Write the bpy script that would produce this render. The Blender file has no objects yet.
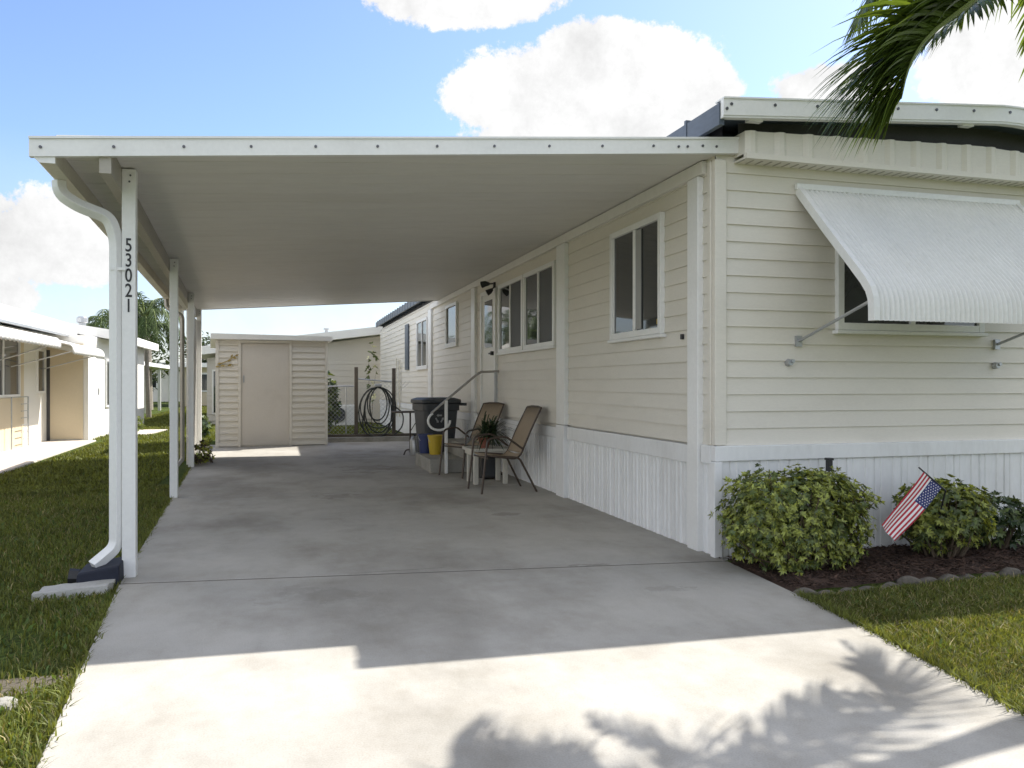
import bpy, bmesh, math, random
import numpy as np
from mathutils import Vector, Matrix, noise as mnoise
random.seed(7); rng = np.random.default_rng(11)
R = math.radians
SC = bpy.context.scene
COL = SC.collection

# ------------------------------------------------------------------ camera constants
F = 820.0; H = 1.25
TH = math.atan(232 / F); S_, C_ = math.sin(TH), math.cos(TH)
KX, KY = 0.81, 0.43                      # horizontal shift of a shadow per metre of height (towards -x, -y)

def ray(px, py):
    a = (px - 512) / F
    return Vector((S_ + a * C_, C_ - a * S_, (383.5 - py) / F))
def at_depth(px, py, d):
    return Vector((0, 0, H)) + ray(px, py) * d
def on_ground(px, py, z=0):
    r = ray(px, py); return Vector((0, 0, H)) + r * ((z - H) / r.z)

# ------------------------------------------------------------------ materials
def nt(m):
    m.use_nodes = True
    t = m.node_tree
    return t, t.nodes, t.links

def ramp(N, stops):
    r = N.new('ShaderNodeValToRGB')
    e = r.color_ramp.elements
    while len(e) < len(stops): e.new(0.5)
    for k, (p, c) in enumerate(stops):
        e[k].position = p
        e[k].color = (c, c, c, 1) if isinstance(c, (int, float)) else (*c, 1)
    return r

def mat(name, col, rough=0.5, var=0.12, scale=3.0, fine=60.0, bump=0.0, bscale=80.0, metal=0.0,
        spec=0.5, trans=0.0, island=0.0, stretch=(1, 1, 1), dirt=None, dirt_amt=0.35):
    m = bpy.data.materials.new(name); t, N, L = nt(m)
    b = N['Principled BSDF']
    tc = N.new('ShaderNodeTexCoord'); mp = N.new('ShaderNodeMapping'); mp.inputs['Scale'].default_value = stretch
    L.new(tc.outputs['Object'], mp.inputs[0])
    n1 = N.new('ShaderNodeTexNoise'); n1.inputs['Scale'].default_value = scale; n1.inputs['Detail'].default_value = 6
    n2 = N.new('ShaderNodeTexNoise'); n2.inputs['Scale'].default_value = fine; n2.inputs['Detail'].default_value = 3
    L.new(mp.outputs[0], n1.inputs['Vector']); L.new(mp.outputs[0], n2.inputs['Vector'])
    ad = N.new('ShaderNodeMath'); ad.operation = 'ADD'
    L.new(n1.outputs['Fac'], ad.inputs[0]); L.new(n2.outputs['Fac'], ad.inputs[1])
    mr = N.new('ShaderNodeMapRange'); mr.inputs[1].default_value = 0.6; mr.inputs[2].default_value = 1.4
    mr.inputs[3].default_value = 1 - var; mr.inputs[4].default_value = 1 + var
    L.new(ad.outputs[0], mr.inputs[0])
    last = mr.outputs[0]
    if island:
        g = N.new('ShaderNodeNewGeometry'); mi = N.new('ShaderNodeMapRange')
        mi.inputs[3].default_value = 1 - island; mi.inputs[4].default_value = 1 + island
        L.new(g.outputs['Random Per Island'], mi.inputs[0])
        mu = N.new('ShaderNodeMath'); mu.operation = 'MULTIPLY'
        L.new(last, mu.inputs[0]); L.new(mi.outputs[0], mu.inputs[1]); last = mu.outputs[0]
    vm = N.new('ShaderNodeVectorMath'); vm.operation = 'SCALE'; vm.inputs[0].default_value = col
    L.new(last, vm.inputs['Scale'])
    out = vm.outputs[0]
    if dirt:
        nd = N.new('ShaderNodeTexNoise'); nd.inputs['Scale'].default_value = 1.7; nd.inputs['Detail'].default_value = 8
        nd.inputs['Roughness'].default_value = 0.7
        L.new(mp.outputs[0], nd.inputs['Vector'])
        rr = ramp(N, [(0.5, 0.0), (0.72, dirt_amt)]); L.new(nd.outputs['Fac'], rr.inputs[0])
        mx = N.new('ShaderNodeMix'); mx.data_type = 'RGBA'
        L.new(rr.outputs[0], mx.inputs['Factor']); L.new(out, mx.inputs['A']); mx.inputs['B'].default_value = (*dirt, 1)
        out = mx.outputs['Result']
    L.new(out, b.inputs['Base Color'])
    b.inputs['Roughness'].default_value = rough; b.inputs['Metallic'].default_value = metal
    b.inputs['Specular IOR Level'].default_value = spec
    if bump:
        nb = N.new('ShaderNodeTexNoise'); nb.inputs['Scale'].default_value = bscale; nb.inputs['Detail'].default_value = 4
        L.new(mp.outputs[0], nb.inputs['Vector'])
        bp = N.new('ShaderNodeBump'); bp.inputs['Strength'].default_value = bump; bp.inputs['Distance'].default_value = 0.01
        L.new(nb.outputs['Fac'], bp.inputs['Height']); L.new(bp.outputs[0], b.inputs['Normal'])
    if trans:
        tr = N.new('ShaderNodeBsdfTranslucent'); ms = N.new('ShaderNodeMixShader'); ms.inputs[0].default_value = trans
        v2 = N.new('ShaderNodeVectorMath'); v2.operation = 'MULTIPLY'; v2.inputs[1].default_value = (1.9, 1.7, 0.6)
        L.new(out, v2.inputs[0]); L.new(v2.outputs[0], tr.inputs['Color'])
        L.new(b.outputs[0], ms.inputs[1]); L.new(tr.outputs[0], ms.inputs[2])
        L.new(ms.outputs[0], N['Material Output'].inputs['Surface'])
    return m

M = {}
M['siding'] = mat('cream vinyl siding', (0.69, 0.655, 0.58), 0.5, 0.05, 0.8, 30, 0.04, 8, stretch=(1, 1, 4), dirt=(0.47, 0.44, 0.37), dirt_amt=0.2)
M['white'] = mat('white painted aluminium', (0.78, 0.78, 0.76), 0.35, 0.05, 2, 40, dirt=(0.5, 0.49, 0.45), dirt_amt=0.2)
M['skirt'] = mat('white ribbed skirting', (0.76, 0.765, 0.76), 0.45, 0.06, 2, 30, stretch=(1, 1, .4), dirt=(0.42, 0.40, 0.36), dirt_amt=0.3)
M['ceiling'] = mat('carport ceiling pan', (0.71, 0.695, 0.655), 0.5, 0.05, 0.6, 14, stretch=(.3, 1, 1), dirt=(0.55, 0.52, 0.45), dirt_amt=0.3)
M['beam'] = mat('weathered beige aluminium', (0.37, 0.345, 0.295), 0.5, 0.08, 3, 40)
M['gutter'] = mat('aged cream gutter', (0.66, 0.63, 0.53), 0.45, 0.08, 4, 50, dirt=(0.25, 0.22, 0.17), dirt_amt=0.35)
M['darkgap'] = mat('dark gap shade', (0.06, 0.06, 0.065), 0.7, 0.2, 6, 60)  # near-black that stands for shade in gaps and openings
M['shingle'] = mat('dark blue grey metal roof', (0.075, 0.095, 0.125), 0.45, 0.2, 4, 60, stretch=(1, .2, 1))
M['screw'] = mat('weathered screw head', (0.12, 0.12, 0.13), 0.4, 0.1, metal=0.6)
M['galv'] = mat('galvanised grey metal', (0.42, 0.43, 0.44), 0.4, 0.12, 6, 60, metal=0.7)
M['black'] = mat('black plastic', (0.02, 0.02, 0.022), 0.45, 0.15, 5, 60)
M['ink'] = mat('black numeral', (0.018, 0.018, 0.02), 0.5, 0.1)
M['bin'] = mat('charcoal bin plastic', (0.045, 0.05, 0.056), 0.5, 0.15, 4, 50, bump=0.05)
M['navy'] = mat('dark navy plastic', (0.008, 0.011, 0.024), 0.75, 0.2, 5, 60)
M['chairframe'] = mat('bronze powder coated tube', (0.075, 0.055, 0.042), 0.4, 0.12, 8, 60, metal=0.3)
M['sling'] = mat('tan sling mesh', (0.30, 0.235, 0.165), 0.75, 0.1, 8, 220, bump=0.3, bscale=300)
M['whiteplastic'] = mat('white moulded plastic', (0.72, 0.71, 0.66), 0.4, 0.05, 4, 40)
M['tablecream'] = mat('aged cream plastic', (0.50, 0.48, 0.42), 0.5, 0.06, 4, 40)
M['terracotta'] = mat('terracotta', (0.24, 0.085, 0.055), 0.75, 0.15, 8, 60)
M['leafdark'] = mat('dark house plant leaf', (0.03, 0.055, 0.022), 0.4, 0.2, 5, 40, trans=0.15, island=0.4)
M['blue'] = mat('blue plastic', (0.03, 0.045, 0.14), 0.4, 0.1)
M['yellow'] = mat('yellow plastic', (0.50, 0.36, 0.03), 0.4, 0.08)
M['steel'] = mat('worn steel rail', (0.36, 0.34, 0.31), 0.35, 0.15, 8, 60, metal=0.6)
M['shrubleaf'] = mat('variegated shrub leaf', (0.27, 0.305, 0.075), 0.45, 0.3, 3, 30, trans=0.3, island=0.6)
M['shrubleaf2'] = mat('deep green shrub leaf', (0.10, 0.135, 0.045), 0.45, 0.25, 3, 30, trans=0.2, island=0.5)
M['stem'] = mat('woody stem', (0.10, 0.075, 0.05), 0.85, 0.25, 12, 60)
M['palmleaf'] = mat('palm leaflet', (0.085, 0.13, 0.03), 0.4, 0.2, 3, 30, trans=0.33, island=0.45)
M['rachis'] = mat('palm rachis', (0.15, 0.19, 0.05), 0.5, 0.15)
M['trunk'] = mat('grey palm trunk', (0.27, 0.24, 0.20), 0.9, 0.25, 4, 40, bump=0.5, bscale=30, stretch=(1, 1, 5))
M['farpalm'] = mat('far palm frond', (0.045, 0.07, 0.022), 0.6, 0.25, 1, 10, spec=0.15, trans=0.08, island=0.4)
M['farleaf'] = mat('far tree foliage', (0.05, 0.075, 0.03), 0.7, 0.3, .6, 6, trans=0.15, island=0.5)
M['grass'] = mat('lawn blade', (0.12, 0.14, 0.036), 0.6, 0.5, 0.8, 8, trans=0.3, island=0.5, spec=0.3)
M['weed'] = mat('broad weed leaf', (0.10, 0.16, 0.045), 0.55, 0.3, 2, 10, trans=0.25, island=0.4, spec=0.3)
M['drygrass'] = mat('dry straw blade', (0.30, 0.25, 0.12), 0.7, 0.3, 2, 10, trans=0.15, island=0.4)
M['mulch'] = mat('dark red brown mulch', (0.062, 0.036, 0.025), 0.95, 0.45, 6, 60, bump=0.8, bscale=45, island=0.5)
M['stone'] = mat('grey cast concrete', (0.30, 0.29, 0.26), 0.9, 0.2, 6, 60, bump=0.5, bscale=60, dirt=(0.10, 0.10, 0.07), dirt_amt=0.6)
M['edging'] = mat('mossy old cast edging', (0.135, 0.12, 0.10), 0.95, 0.3, 5, 60, bump=0.7, bscale=50, dirt=(0.05, 0.05, 0.03), dirt_amt=0.8)
M['palestone'] = mat('pale weathered concrete', (0.44, 0.43, 0.40), 0.9, 0.12, 8, 60, bump=0.5, bscale=60, dirt=(0.20, 0.20, 0.15), dirt_amt=0.5)
M['timber'] = mat('dark weathered timber', (0.10, 0.085, 0.07), 0.9, 0.25, 5, 50)
M['hose'] = mat('dark rubber hose', (0.028, 0.032, 0.03), 0.5, 0.2)
M['sheddoor'] = mat('putty painted door', (0.62, 0.58, 0.52), 0.5, 0.04, 2, 30, dirt=(0.45, 0.40, 0.34), dirt_amt=0.25)
M['stucco'] = mat('white stucco', (0.76, 0.74, 0.69), 0.8, 0.04, 2, 60, bump=0.2, bscale=90)
M['beigewall'] = mat('beige stucco', (0.62, 0.53, 0.38), 0.8, 0.05, 2, 60, bump=0.15, bscale=90)
M['whiteroof'] = mat('white roof coating', (0.80, 0.79, 0.76), 0.6, 0.05, 1, 20)
M['acwhite'] = mat('air unit casing', (0.62, 0.62, 0.60), 0.5, 0.06)
M['red'] = mat('flag red', (0.42, 0.022, 0.04), 0.75, 0.08, 30, 200)
M['flagwhite'] = mat('flag white', (0.76, 0.74, 0.73), 0.75, 0.05, 30, 200)
M['flagblue'] = mat('flag blue', (0.025, 0.035, 0.14), 0.75, 0.08, 30, 200)
M['carpaint'] = mat('dark car paint', (0.02, 0.022, 0.028), 0.2, 0.05)
M['gold'] = mat('yellow brown ornament', (0.36, 0.27, 0.09), 0.5, 0.2, 30, 90)
M['flowerw'] = mat('pale flower petal', (0.75, 0.72, 0.42), 0.6, 0.1)
M['patio'] = mat('pale patio concrete', (0.55, 0.50, 0.44), 0.85, 0.06, 1.5, 40)
M['curtain'] = mat('grey curtain', (0.34, 0.34, 0.33), 0.9, 0.1, 3, 30, stretch=(1, 6, .3))

def glass_mat(name, col, rough=0.03):
    m = bpy.data.materials.new(name); t, N, L = nt(m); b = N['Principled BSDF']
    n = N.new('ShaderNodeTexNoise'); n.inputs['Scale'].default_value = 1.2
    tc = N.new('ShaderNodeTexCoord'); L.new(tc.outputs['Object'], n.inputs['Vector'])
    bp = N.new('ShaderNodeBump'); bp.inputs['Strength'].default_value = 0.03; bp.inputs['Distance'].default_value = 0.05
    L.new(n.outputs['Fac'], bp.inputs['Height']); L.new(bp.outputs[0], b.inputs['Normal'])
    r = ramp(N, [(0.3, tuple(c * .8 for c in col)), (0.7, tuple(c * 1.2 for c in col))]); L.new(n.outputs['Fac'], r.inputs[0])
    L.new(r.outputs[0], b.inputs['Base Color'])
    b.inputs['Roughness'].default_value = rough; b.inputs['IOR'].default_value = 1.6
    b.inputs['Specular IOR Level'].default_value = 0.8
    return m
M['glass'] = glass_mat('dark window glass', (0.03, 0.034, 0.034))
M['screen'] = mat('window insect screen', (0.075, 0.08, 0.08), 0.6, 0.05)

def concrete_mat():
    m = bpy.data.materials.new('brushed driveway concrete'); t, N, L = nt(m); b = N['Principled BSDF']
    tc = N.new('ShaderNodeTexCoord')
    def noise(scale, detail, rough, st=(1, 1, 1), off=(0, 0, 0)):
        mp = N.new('ShaderNodeMapping'); mp.inputs['Scale'].default_value = st; mp.inputs['Location'].default_value = off
        L.new(tc.outputs['Object'], mp.inputs[0])
        n = N.new('ShaderNodeTexNoise'); n.inputs['Scale'].default_value = scale; n.inputs['Detail'].default_value = detail
        n.inputs['Roughness'].default_value = rough; L.new(mp.outputs[0], n.inputs['Vector']); return n.outputs['Fac']
    base = ramp(N, [(0.25, (0.365, 0.35, 0.315)), (0.5, (0.435, 0.417, 0.38)), (0.78, (0.50, 0.48, 0.44))])
    L.new(noise(1.1, 9, 0.68, (1, 1, 1)), base.inputs[0])
    cur = base.outputs[0]
    def mul(fac, lo, p0, p1, amt):
        nonlocal cur
        r = ramp(N, [(p0, (lo, lo * .985, lo * .96)), (p1, 1.0)]); L.new(fac, r.inputs[0])
        mx = N.new('ShaderNodeMix'); mx.data_type = 'RGBA'; mx.blend_type = 'MULTIPLY'; mx.inputs['Factor'].default_value = amt
        L.new(cur, mx.inputs['A']); L.new(r.outputs[0], mx.inputs['B']); cur = mx.outputs['Result']
    mul(noise(0.62, 7, 0.62, (1.2, .8, 1), (3.1, 1.7, 0)), 0.72, 0.36, 0.54, 1.0)          # large blotches
    mul(noise(2.0, 8, 0.68, (1.5, .6, 1), (9, 4, 0)), 0.86, 0.30, 0.52, 0.9)                # trowel-wide streaks across the slab
    mul(noise(5.0, 6, 0.7, (1, 1, 1), (2, 8, 0)), 0.93, 0.30, 0.55, 0.8)
    mul(noise(140, 3, 0.6), 0.80, 0.3, 0.6, 0.7)                                            # sand grain
    # tyre and oil wear: dirtier under the roof where cars stood (fixed spots)
    geo = N.new('ShaderNodeSeparateXYZ'); L.new(tc.outputs['Object'], geo.inputs[0])
    for (x, y, rx, ry, amt) in ((1.3, 12.2, 1.9, 2.0, .55), (0.6, 9.3, 1.2, 1.0, .5), (2.1, 7.6, .5, .32, .6), (2.2, 5.3, .9, .16, .7), (.6, 5.5, 1.6, .05, .5), (-.2, 9.8, 1.2, .06, .4), (0.2, 5.0, 1.2, .8, .25), (2.2, 4.6, .7, .5, .35), (1.1, 14.6, 1.8, .7, .4)):
        mp = N.new('ShaderNodeMapping'); mp.vector_type = 'POINT'
        mp.inputs['Location'].default_value = (-x / rx, -y / ry, 0); mp.inputs['Scale'].default_value = (1 / rx, 1 / ry, 0)
        L.new(tc.outputs['Object'], mp.inputs[0])
        ln = N.new('ShaderNodeVectorMath'); ln.operation = 'LENGTH'; L.new(mp.outputs[0], ln.inputs[0])
        nn = noise(2.6, 7, 0.7, (1, 1, 1), (x, y, 0))
        a2 = N.new('ShaderNodeMath'); a2.operation = 'MULTIPLY_ADD'; a2.inputs[1].default_value = 1.6; L.new(nn, a2.inputs[0]); L.new(ln.outputs['Value'], a2.inputs[2])
        mul(a2.outputs[0], 0.60, 0.95, 1.75, amt)
    L.new(cur, b.inputs['Base Color'])
    b.inputs['Roughness'].default_value = 0.85; b.inputs['Specular IOR Level'].default_value = 0.3
    bp = N.new('ShaderNodeBump'); bp.inputs['Strength'].default_value = 0.25; bp.inputs['Distance'].default_value = 0.004
    L.new(noise(90, 5, 0.7), bp.inputs['Height']); L.new(bp.outputs[0], b.inputs['Normal'])
    return m
M['concrete'] = concrete_mat()

def lawn_mat():
    m = bpy.data.materials.new('lawn soil and thatch'); t, N, L = nt(m); b = N['Principled BSDF']
    tc = N.new('ShaderNodeTexCoord')
    n = N.new('ShaderNodeTexNoise'); n.inputs['Scale'].default_value = 0.9; n.inputs['Detail'].default_value = 10; n.inputs['Roughness'].default_value = 0.75
    L.new(tc.outputs['Object'], n.inputs['Vector'])
    r = ramp(N, [(0.3, (0.045, 0.065, 0.016)), (0.52, (0.075, 0.105, 0.022)), (0.72, (0.14, 0.15, 0.05))]); L.new(n.outputs['Fac'], r.inputs[0])
    n2 = N.new('ShaderNodeTexNoise'); n2.inputs['Scale'].default_value = 45; n2.inputs['Detail'].default_value = 4
    L.new(tc.outputs['Object'], n2.inputs['Vector'])
    r2 = ramp(N, [(0.35, 0.45), (0.65, 1.25)]); L.new(n2.outputs['Fac'], r2.inputs[0])
    mx = N.new('ShaderNodeMix'); mx.data_type = 'RGBA'; mx.blend_type = 'MULTIPLY'; mx.inputs['Factor'].default_value = 1
    L.new(r.outputs[0], mx.inputs['A']); L.new(r2.outputs[0], mx.inputs['B']); L.new(mx.outputs['Result'], b.inputs['Base Color'])
    b.inputs['Roughness'].default_value = 0.95; b.inputs['Specular IOR Level'].default_value = 0.1
    bp = N.new('ShaderNodeBump'); bp.inputs['Strength'].default_value = 0.8; bp.inputs['Distance'].default_value = 0.03
    L.new(n2.outputs['Fac'], bp.inputs['Height']); L.new(bp.outputs[0], b.inputs['Normal'])
    return m
M['lawn'] = lawn_mat()

# ------------------------------------------------------------------ object helpers
def tag(o, label=None, cat=None, group=None, kind=None):
    if label: o['label'] = label
    if cat: o['category'] = cat
    if group: o['group'] = group
    if kind: o['kind'] = kind
    return o

def thing(name, label, cat, loc=(0, 0, 0), rz=0.0, group=None):
    o = bpy.data.objects.new(name, None); COL.objects.link(o)
    o.empty_display_size = 0.1
    o.location = loc; o.rotation_euler = (0, 0, rz)
    return tag(o, label, cat, group)

def world_of(o):
    m = Matrix.Identity(4); 
    while o:
        m = Matrix.LocRotScale(o.location, o.rotation_euler, o.scale) @ m
        o = o.parent
    return m

class MB:
    """collects geometry in world coordinates (or in the thing's own when local=True at build)"""
    def __init__(self): self.v = []; self.f = []; self.m = []
    def add(self, vs, fs, mi=0):
        o = len(self.v); self.v += [tuple(p) for p in vs]
        self.f += [tuple(i + o for i in f) for f in fs]; self.m += [mi] * len(fs); return self
    def box(self, a, b, mi=0, M4=None):
        x0, y0, z0 = a; x1, y1, z1 = b
        vs = [(x0, y0, z0), (x1, y0, z0), (x1, y1, z0), (x0, y1, z0), (x0, y0, z1), (x1, y0, z1), (x1, y1, z1), (x0, y1, z1)]
        if M4 is not None: vs = [M4 @ Vector(p) for p in vs]
        return self.add(vs, [(0, 3, 2, 1), (4, 5, 6, 7), (0, 1, 5, 4), (1, 2, 6, 5), (2, 3, 7, 6), (3, 0, 4, 7)], mi)
    def prism(self, poly, z0, z1, mi=0, side_mi=None):
        n = len(poly); vs = [(x, y, z0) for x, y in poly] + [(x, y, z1) for x, y in poly]
        self.add(vs, [tuple(range(n - 1, -1, -1)), tuple(range(n, 2 * n))], mi)
        o = len(self.v) - 2 * n
        for i in range(n):
            j = (i + 1) % n
            self.f.append((o + i, o + j, o + n + j, o + n + i)); self.m.append(mi if side_mi is None else side_mi)
        return self
    def sweep(self, prof, p0, p1, ax_u, ax_v, mi=0, cap=True):
        """profile (u,v) list swept straight from p0 to p1"""
        p0, p1, U, V = Vector(p0), Vector(p1), Vector(ax_u), Vector(ax_v); n = len(prof)
        vs = [p0 + U * u + V * v for u, v in prof] + [p1 + U * u + V * v for u, v in prof]
        fs = [(i, (i + 1) % n, n + (i + 1) % n, n + i) for i in range(n)]
        if cap: fs += [tuple(range(n - 1, -1, -1)), tuple(range(n, 2 * n))]
        return self.add(vs, fs, mi)
    def tube(self, pts, r, n=8, mi=0, cap=True, flat=None):
        pts = [Vector(p) for p in pts]; rs = r if isinstance(r, (list, tuple)) else [r] * len(pts)
        rings = []; up = None
        for i, p in enumerate(pts):
            t = ((pts[min(i + 1, len(pts) - 1)] - pts[max(i - 1, 0)])).normalized()
            if up is None:
                up = t.orthogonal().normalized()
                if flat: up = (Vector(flat) - t * t.dot(Vector(flat))).normalized()
            else: up = (up - t * t.dot(up)).normalized()
            s = t.cross(up)
            rings.append([p + (up * math.cos(a) + s * math.sin(a)) * rs[i] for a in [2 * math.pi * (k + .5) / n for k in range(n)]])
        o = len(self.v)
        for g in rings: self.v += [tuple(q) for q in g]
        for i in range(len(pts) - 1):
            for k in range(n):
                self.f.append((o + i * n + k, o + i * n + (k + 1) % n, o + (i + 1) * n + (k + 1) % n, o + (i + 1) * n + k)); self.m.append(mi)
        if cap:
            self.f.append(tuple(o + k for k in range(n - 1, -1, -1))); self.m.append(mi)
            self.f.append(tuple(o + (len(pts) - 1) * n + k for k in range(n))); self.m.append(mi)
        return self
    def lathe(self, c, prof, n=20, mi=0, sx=1, sy=1):
        o = len(self.v); cx, cy, cz = c
        for r, z in prof:
            for k in range(n):
                a = 2 * math.pi * k / n; self.v.append((cx + r * sx * math.cos(a), cy + r * sy * math.sin(a), cz + z))
        for i in range(len(prof) - 1):
            for k in range(n):
                self.f.append((o + i * n + k, o + i * n + (k + 1) % n, o + (i + 1) * n + (k + 1) % n, o + (i + 1) * n + k)); self.m.append(mi)
        self.f.append(tuple(o + k for k in range(n - 1, -1, -1))); self.m.append(mi)
        self.f.append(tuple(o + (len(prof) - 1) * n + k for k in range(n))); self.m.append(mi)
        return self
    def build(self, name, mats, parent=None, smooth=False, bevel=0.0, local=False):
        if not isinstance(mats, (list, tuple)): mats = [mats]
        me = bpy.data.meshes.new(name)
        vs = self.v
        if parent is not None and not local:
            inv = world_of(parent).inverted(); vs = [inv @ Vector(p) for p in vs]
        me.from_pydata([tuple(p) for p in vs], [], self.f)
        for m in mats: me.materials.append(M[m] if isinstance(m, str) else m)
        me.polygons.foreach_set('material_index', self.m)
        if smooth: me.polygons.foreach_set('use_smooth', [True] * len(self.f))
        me.validate(); me.update()
        o = bpy.data.objects.new(name, me); COL.objects.link(o)
        if parent is not None: o.parent = parent
        if smooth:
            try: me.set_sharp_from_angle(angle=R(40))
            except Exception: pass
        if bevel:
            b = o.modifiers.new('bevel', 'BEVEL'); b.width = bevel; b.segments = 2; b.limit_method = 'ANGLE'; b.angle_limit = R(40)
        return o

def siding(mb, p0, p1, nrm, z0, z1, course=0.1245, out=0.016, mi=0):
    """lapped horizontal siding from p0 to p1 (xy), facing nrm"""
    p0, p1 = Vector((*p0, 0)), Vector((*p1, 0)); N_ = Vector((*nrm, 0)); z = z0
    while z < z1 - 1e-4:
        zt = min(z + course, z1)
        a = [p0 + N_ * out, p1 + N_ * out, p1 + N_ * (out - .002), p0 + N_ * (out - .002), p0 + N_ * .003, p1 + N_ * .003]
        h = [z, z, z + .012, z + .012, zt + .001, zt + .001]
        vs = [Vector((q.x, q.y, hh)) for q, hh in zip(a, h)]
        vs += [Vector((p0.x, p0.y, z)), Vector((p1.x, p1.y, z))]
        mb.add(vs, [(0, 1, 2, 3), (3, 2, 5, 4), (6, 7, 1, 0)], mi)
        z += course
    return mb

def ribs(mb, p0, p1, nrm, z0, z1, pitch=0.2, mi=0):
    """vertical ribbed skirting: flat pans with two shallow V grooves and one raised batten per pitch"""
    p0, p1 = Vector((*p0, 0)), Vector((*p1, 0)); N_ = Vector((*nrm, 0)); Lh = (p1 - p0).length; d = (p1 - p0) / Lh
    pat = [(0, .004), (.035, .004), (.042, .014), (.058, .014), (.066, .004), (.115, .004), (.121, -.008), (.129, -.008), (.135, .004), (.175, .004), (.181, .011), (.190, .011), (.196, .004)]
    pts = []; s = 0
    while s < Lh:
        for u, o in pat:
            if s + u <= Lh: pts.append((s + u, o))
        s += pitch
    pts.append((Lh, .004))
    vs = []
    for u, o in pts:
        q = p0 + d * u + N_ * o; vs += [(q.x, q.y, z0), (q.x, q.y, z1)]
    return mb.add(vs, [(2 * i, 2 * i + 2, 2 * i + 3, 2 * i + 1) for i in range(len(pts) - 1)], mi)

# ------------------------------------------------------------------ ground, driveway
LEFT = lambda y: -0.985 - 0.0415 * (y - 5.8) if y > 5.8 else -0.985 + 0.078 * (5.8 - y)   # left slab edge
RIGHT = [(2.45, 0.6), (2.72, 2.47), (2.876, 3.45), (2.95, 4.08), (3.05, 5.3)]
# lawn sheet
mb = MB(); n = 40
mb.add([(-300, -300, -.03), (300, -300, -.03), (300, 500, -.03), (-300, 500, -.03)], [(0, 1, 2, 3)])
tag(mb.build('lawn', 'lawn'), kind='structure')
mb = MB()
apron = [(LEFT(-6), -6), (2.3, -6)] + RIGHT[:-1] + [(3.04, 5.155), (LEFT(5.595), 5.595)]
mb.prism(apron, -.12, 0)
mb.prism([(LEFT(5.623), 5.623), (3.04, 5.183), (3.07, 5.4), (3.07, 9.79), (LEFT(9.8), 9.8)], -.12, 0.0)
mb.prism([(LEFT(9.812), 9.812), (3.07, 9.802), (3.07, 18.0), (LEFT(17.9), 17.9)], -.12, 0.0)
mb.prism([(LEFT(5.59), 5.588), (3.03, 5.15), (3.03, 5.19), (LEFT(5.63), 5.63)], -.10, -.0035, 1); mb.box((-1.0, 9.75, -.06), (3.0, 9.85, -.006), 1)
tag(mb.build('driveway', ['concrete', 'timber'], bevel=.006), kind='structure')

# ------------------------------------------------------------------ the mobile home
YF, XW, XR, YB = 5.34, 3.05, 7.5, 26.0
house = thing('mobile_home', 'cream mobile home with lapped vinyl siding and white ribbed skirting', 'house', (5.2, 15.5, 0))
mb = MB()
mb.box((XW + .02, YF + .02, .3), (XR, YB, 2.98))
siding(mb, (XW, YB), (XW, YF), (-1, 0), .80, 2.95)
siding(mb, (XW, YF), (XR, YF), (0, -1), .80, 2.92)
siding(mb, (XR, YF), (XR, YB), (1, 0), .80, 2.92)
mb.build('wall', 'siding', house)
mb = MB()
ribs(mb, (XW - .005, YB), (XW - .005, YF - .03), (-1, 0), 0.0, .70, .205)
ribs(mb, (XW - .03, YF - .03), (XR, YF - .03), (0, -1), -.06, .70, .25)
mb.build('skirting', 'skirt', house)
mb = MB()
mb.box((XW - .034, YF - .058, .69), (XR, YF + .01, .80))
mb.box((XW - .037, YF + .012, .665), (XW + .01, 5.49, .80)); mb.box((XW - .034, 5.69, .645), (XW + .01, 8.46, .785))
mb.box((XW - .034, 8.8, .64), (XW + .01, YB, .76))
mb.box((XW - .043, YF - .065, -.05), (XW + .02, YF - .0, .687))
mb.build('skirting_cap', 'skirt', house, bevel=.005)
mb = MB()     # corner posts and vertical battens
mb.box((XW - .02, YF - .03, .805), (XW + .075, YF + .02, 2.88)); mb.box((XW - .03, YF + .022, .805), (XW + .02, YF + .075, 2.88))
mb.build('corner_trim', 'siding', house, bevel=.006)
for a, b, dirt in ((8.48, 8.76, 0), (12.8, 13.05, 0), (16.75, 17.1, 0)):
    MB().box((XW - .055, a, .80), (XW - .001, b, 2.80)).build('wall_batten', 'white', house, bevel=.006)
    MB().box((XW - .062, a + .01, .0), (XW - .006, b - .01, .795)).build('wall_batten', 'skirt', house, bevel=.006)
MB().box((XW - .055, 5.505, 0.0), (XW - .0, 5.67, 2.80)).build('wall_batten', 'white', house, bevel=.006)
# header strip under the carport roof
MB().box((XW - .05, 5.45, 2.805), (XW + .0, 16.9, 2.90)).build('header_strip', 'ceiling', house, bevel=.004)
MB().tube([(XW + .05, YB + .05, 2.9), (XW + .05, YB + .05, .1)], .05, 6).build('downspout', 'white', house)
# front gable box (ribbed, overhanging) with vented soffit
GY = 5.19
mb = MB()
zt = lambda x: 3.06 + max(0, min(x, 5.3) - 3.14) * .026 - max(0, x - 5.3) * .05
xs = np.arange(3.20, XR + .1, .034)
vs = []
for k, x in enumerate(xs):
    o = (.0, .02, .02, .0, .0, .0, .0)[k % 7]
    vs += [(x, GY - o, 2.90), (x, GY - o, zt(x))]
mb.add(vs, [(2 * i, 2 * i + 2, 2 * i + 3, 2 * i + 1) for i in range(len(xs) - 1)])
mb.add([(3.20, GY, 2.90), (3.20, YF, 2.90), (3.20, YF, 3.06), (3.20, GY, 3.06)], [(0, 1, 2, 3)])
mb.box((3.195, GY - .03, 2.86), (XR + .1, GY + .01, 2.898))
gb = mb.build('gable_box', 'siding', house)
mb = MB(); mb.box((3.195, GY + .012, 2.862), (XR + .1, YF + .02, 2.875))
for x in np.arange(3.2, XR, .075): mb.box((x, GY + .02, 2.8585), (x + .012, YF - .03, 2.8615), 1)
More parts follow.
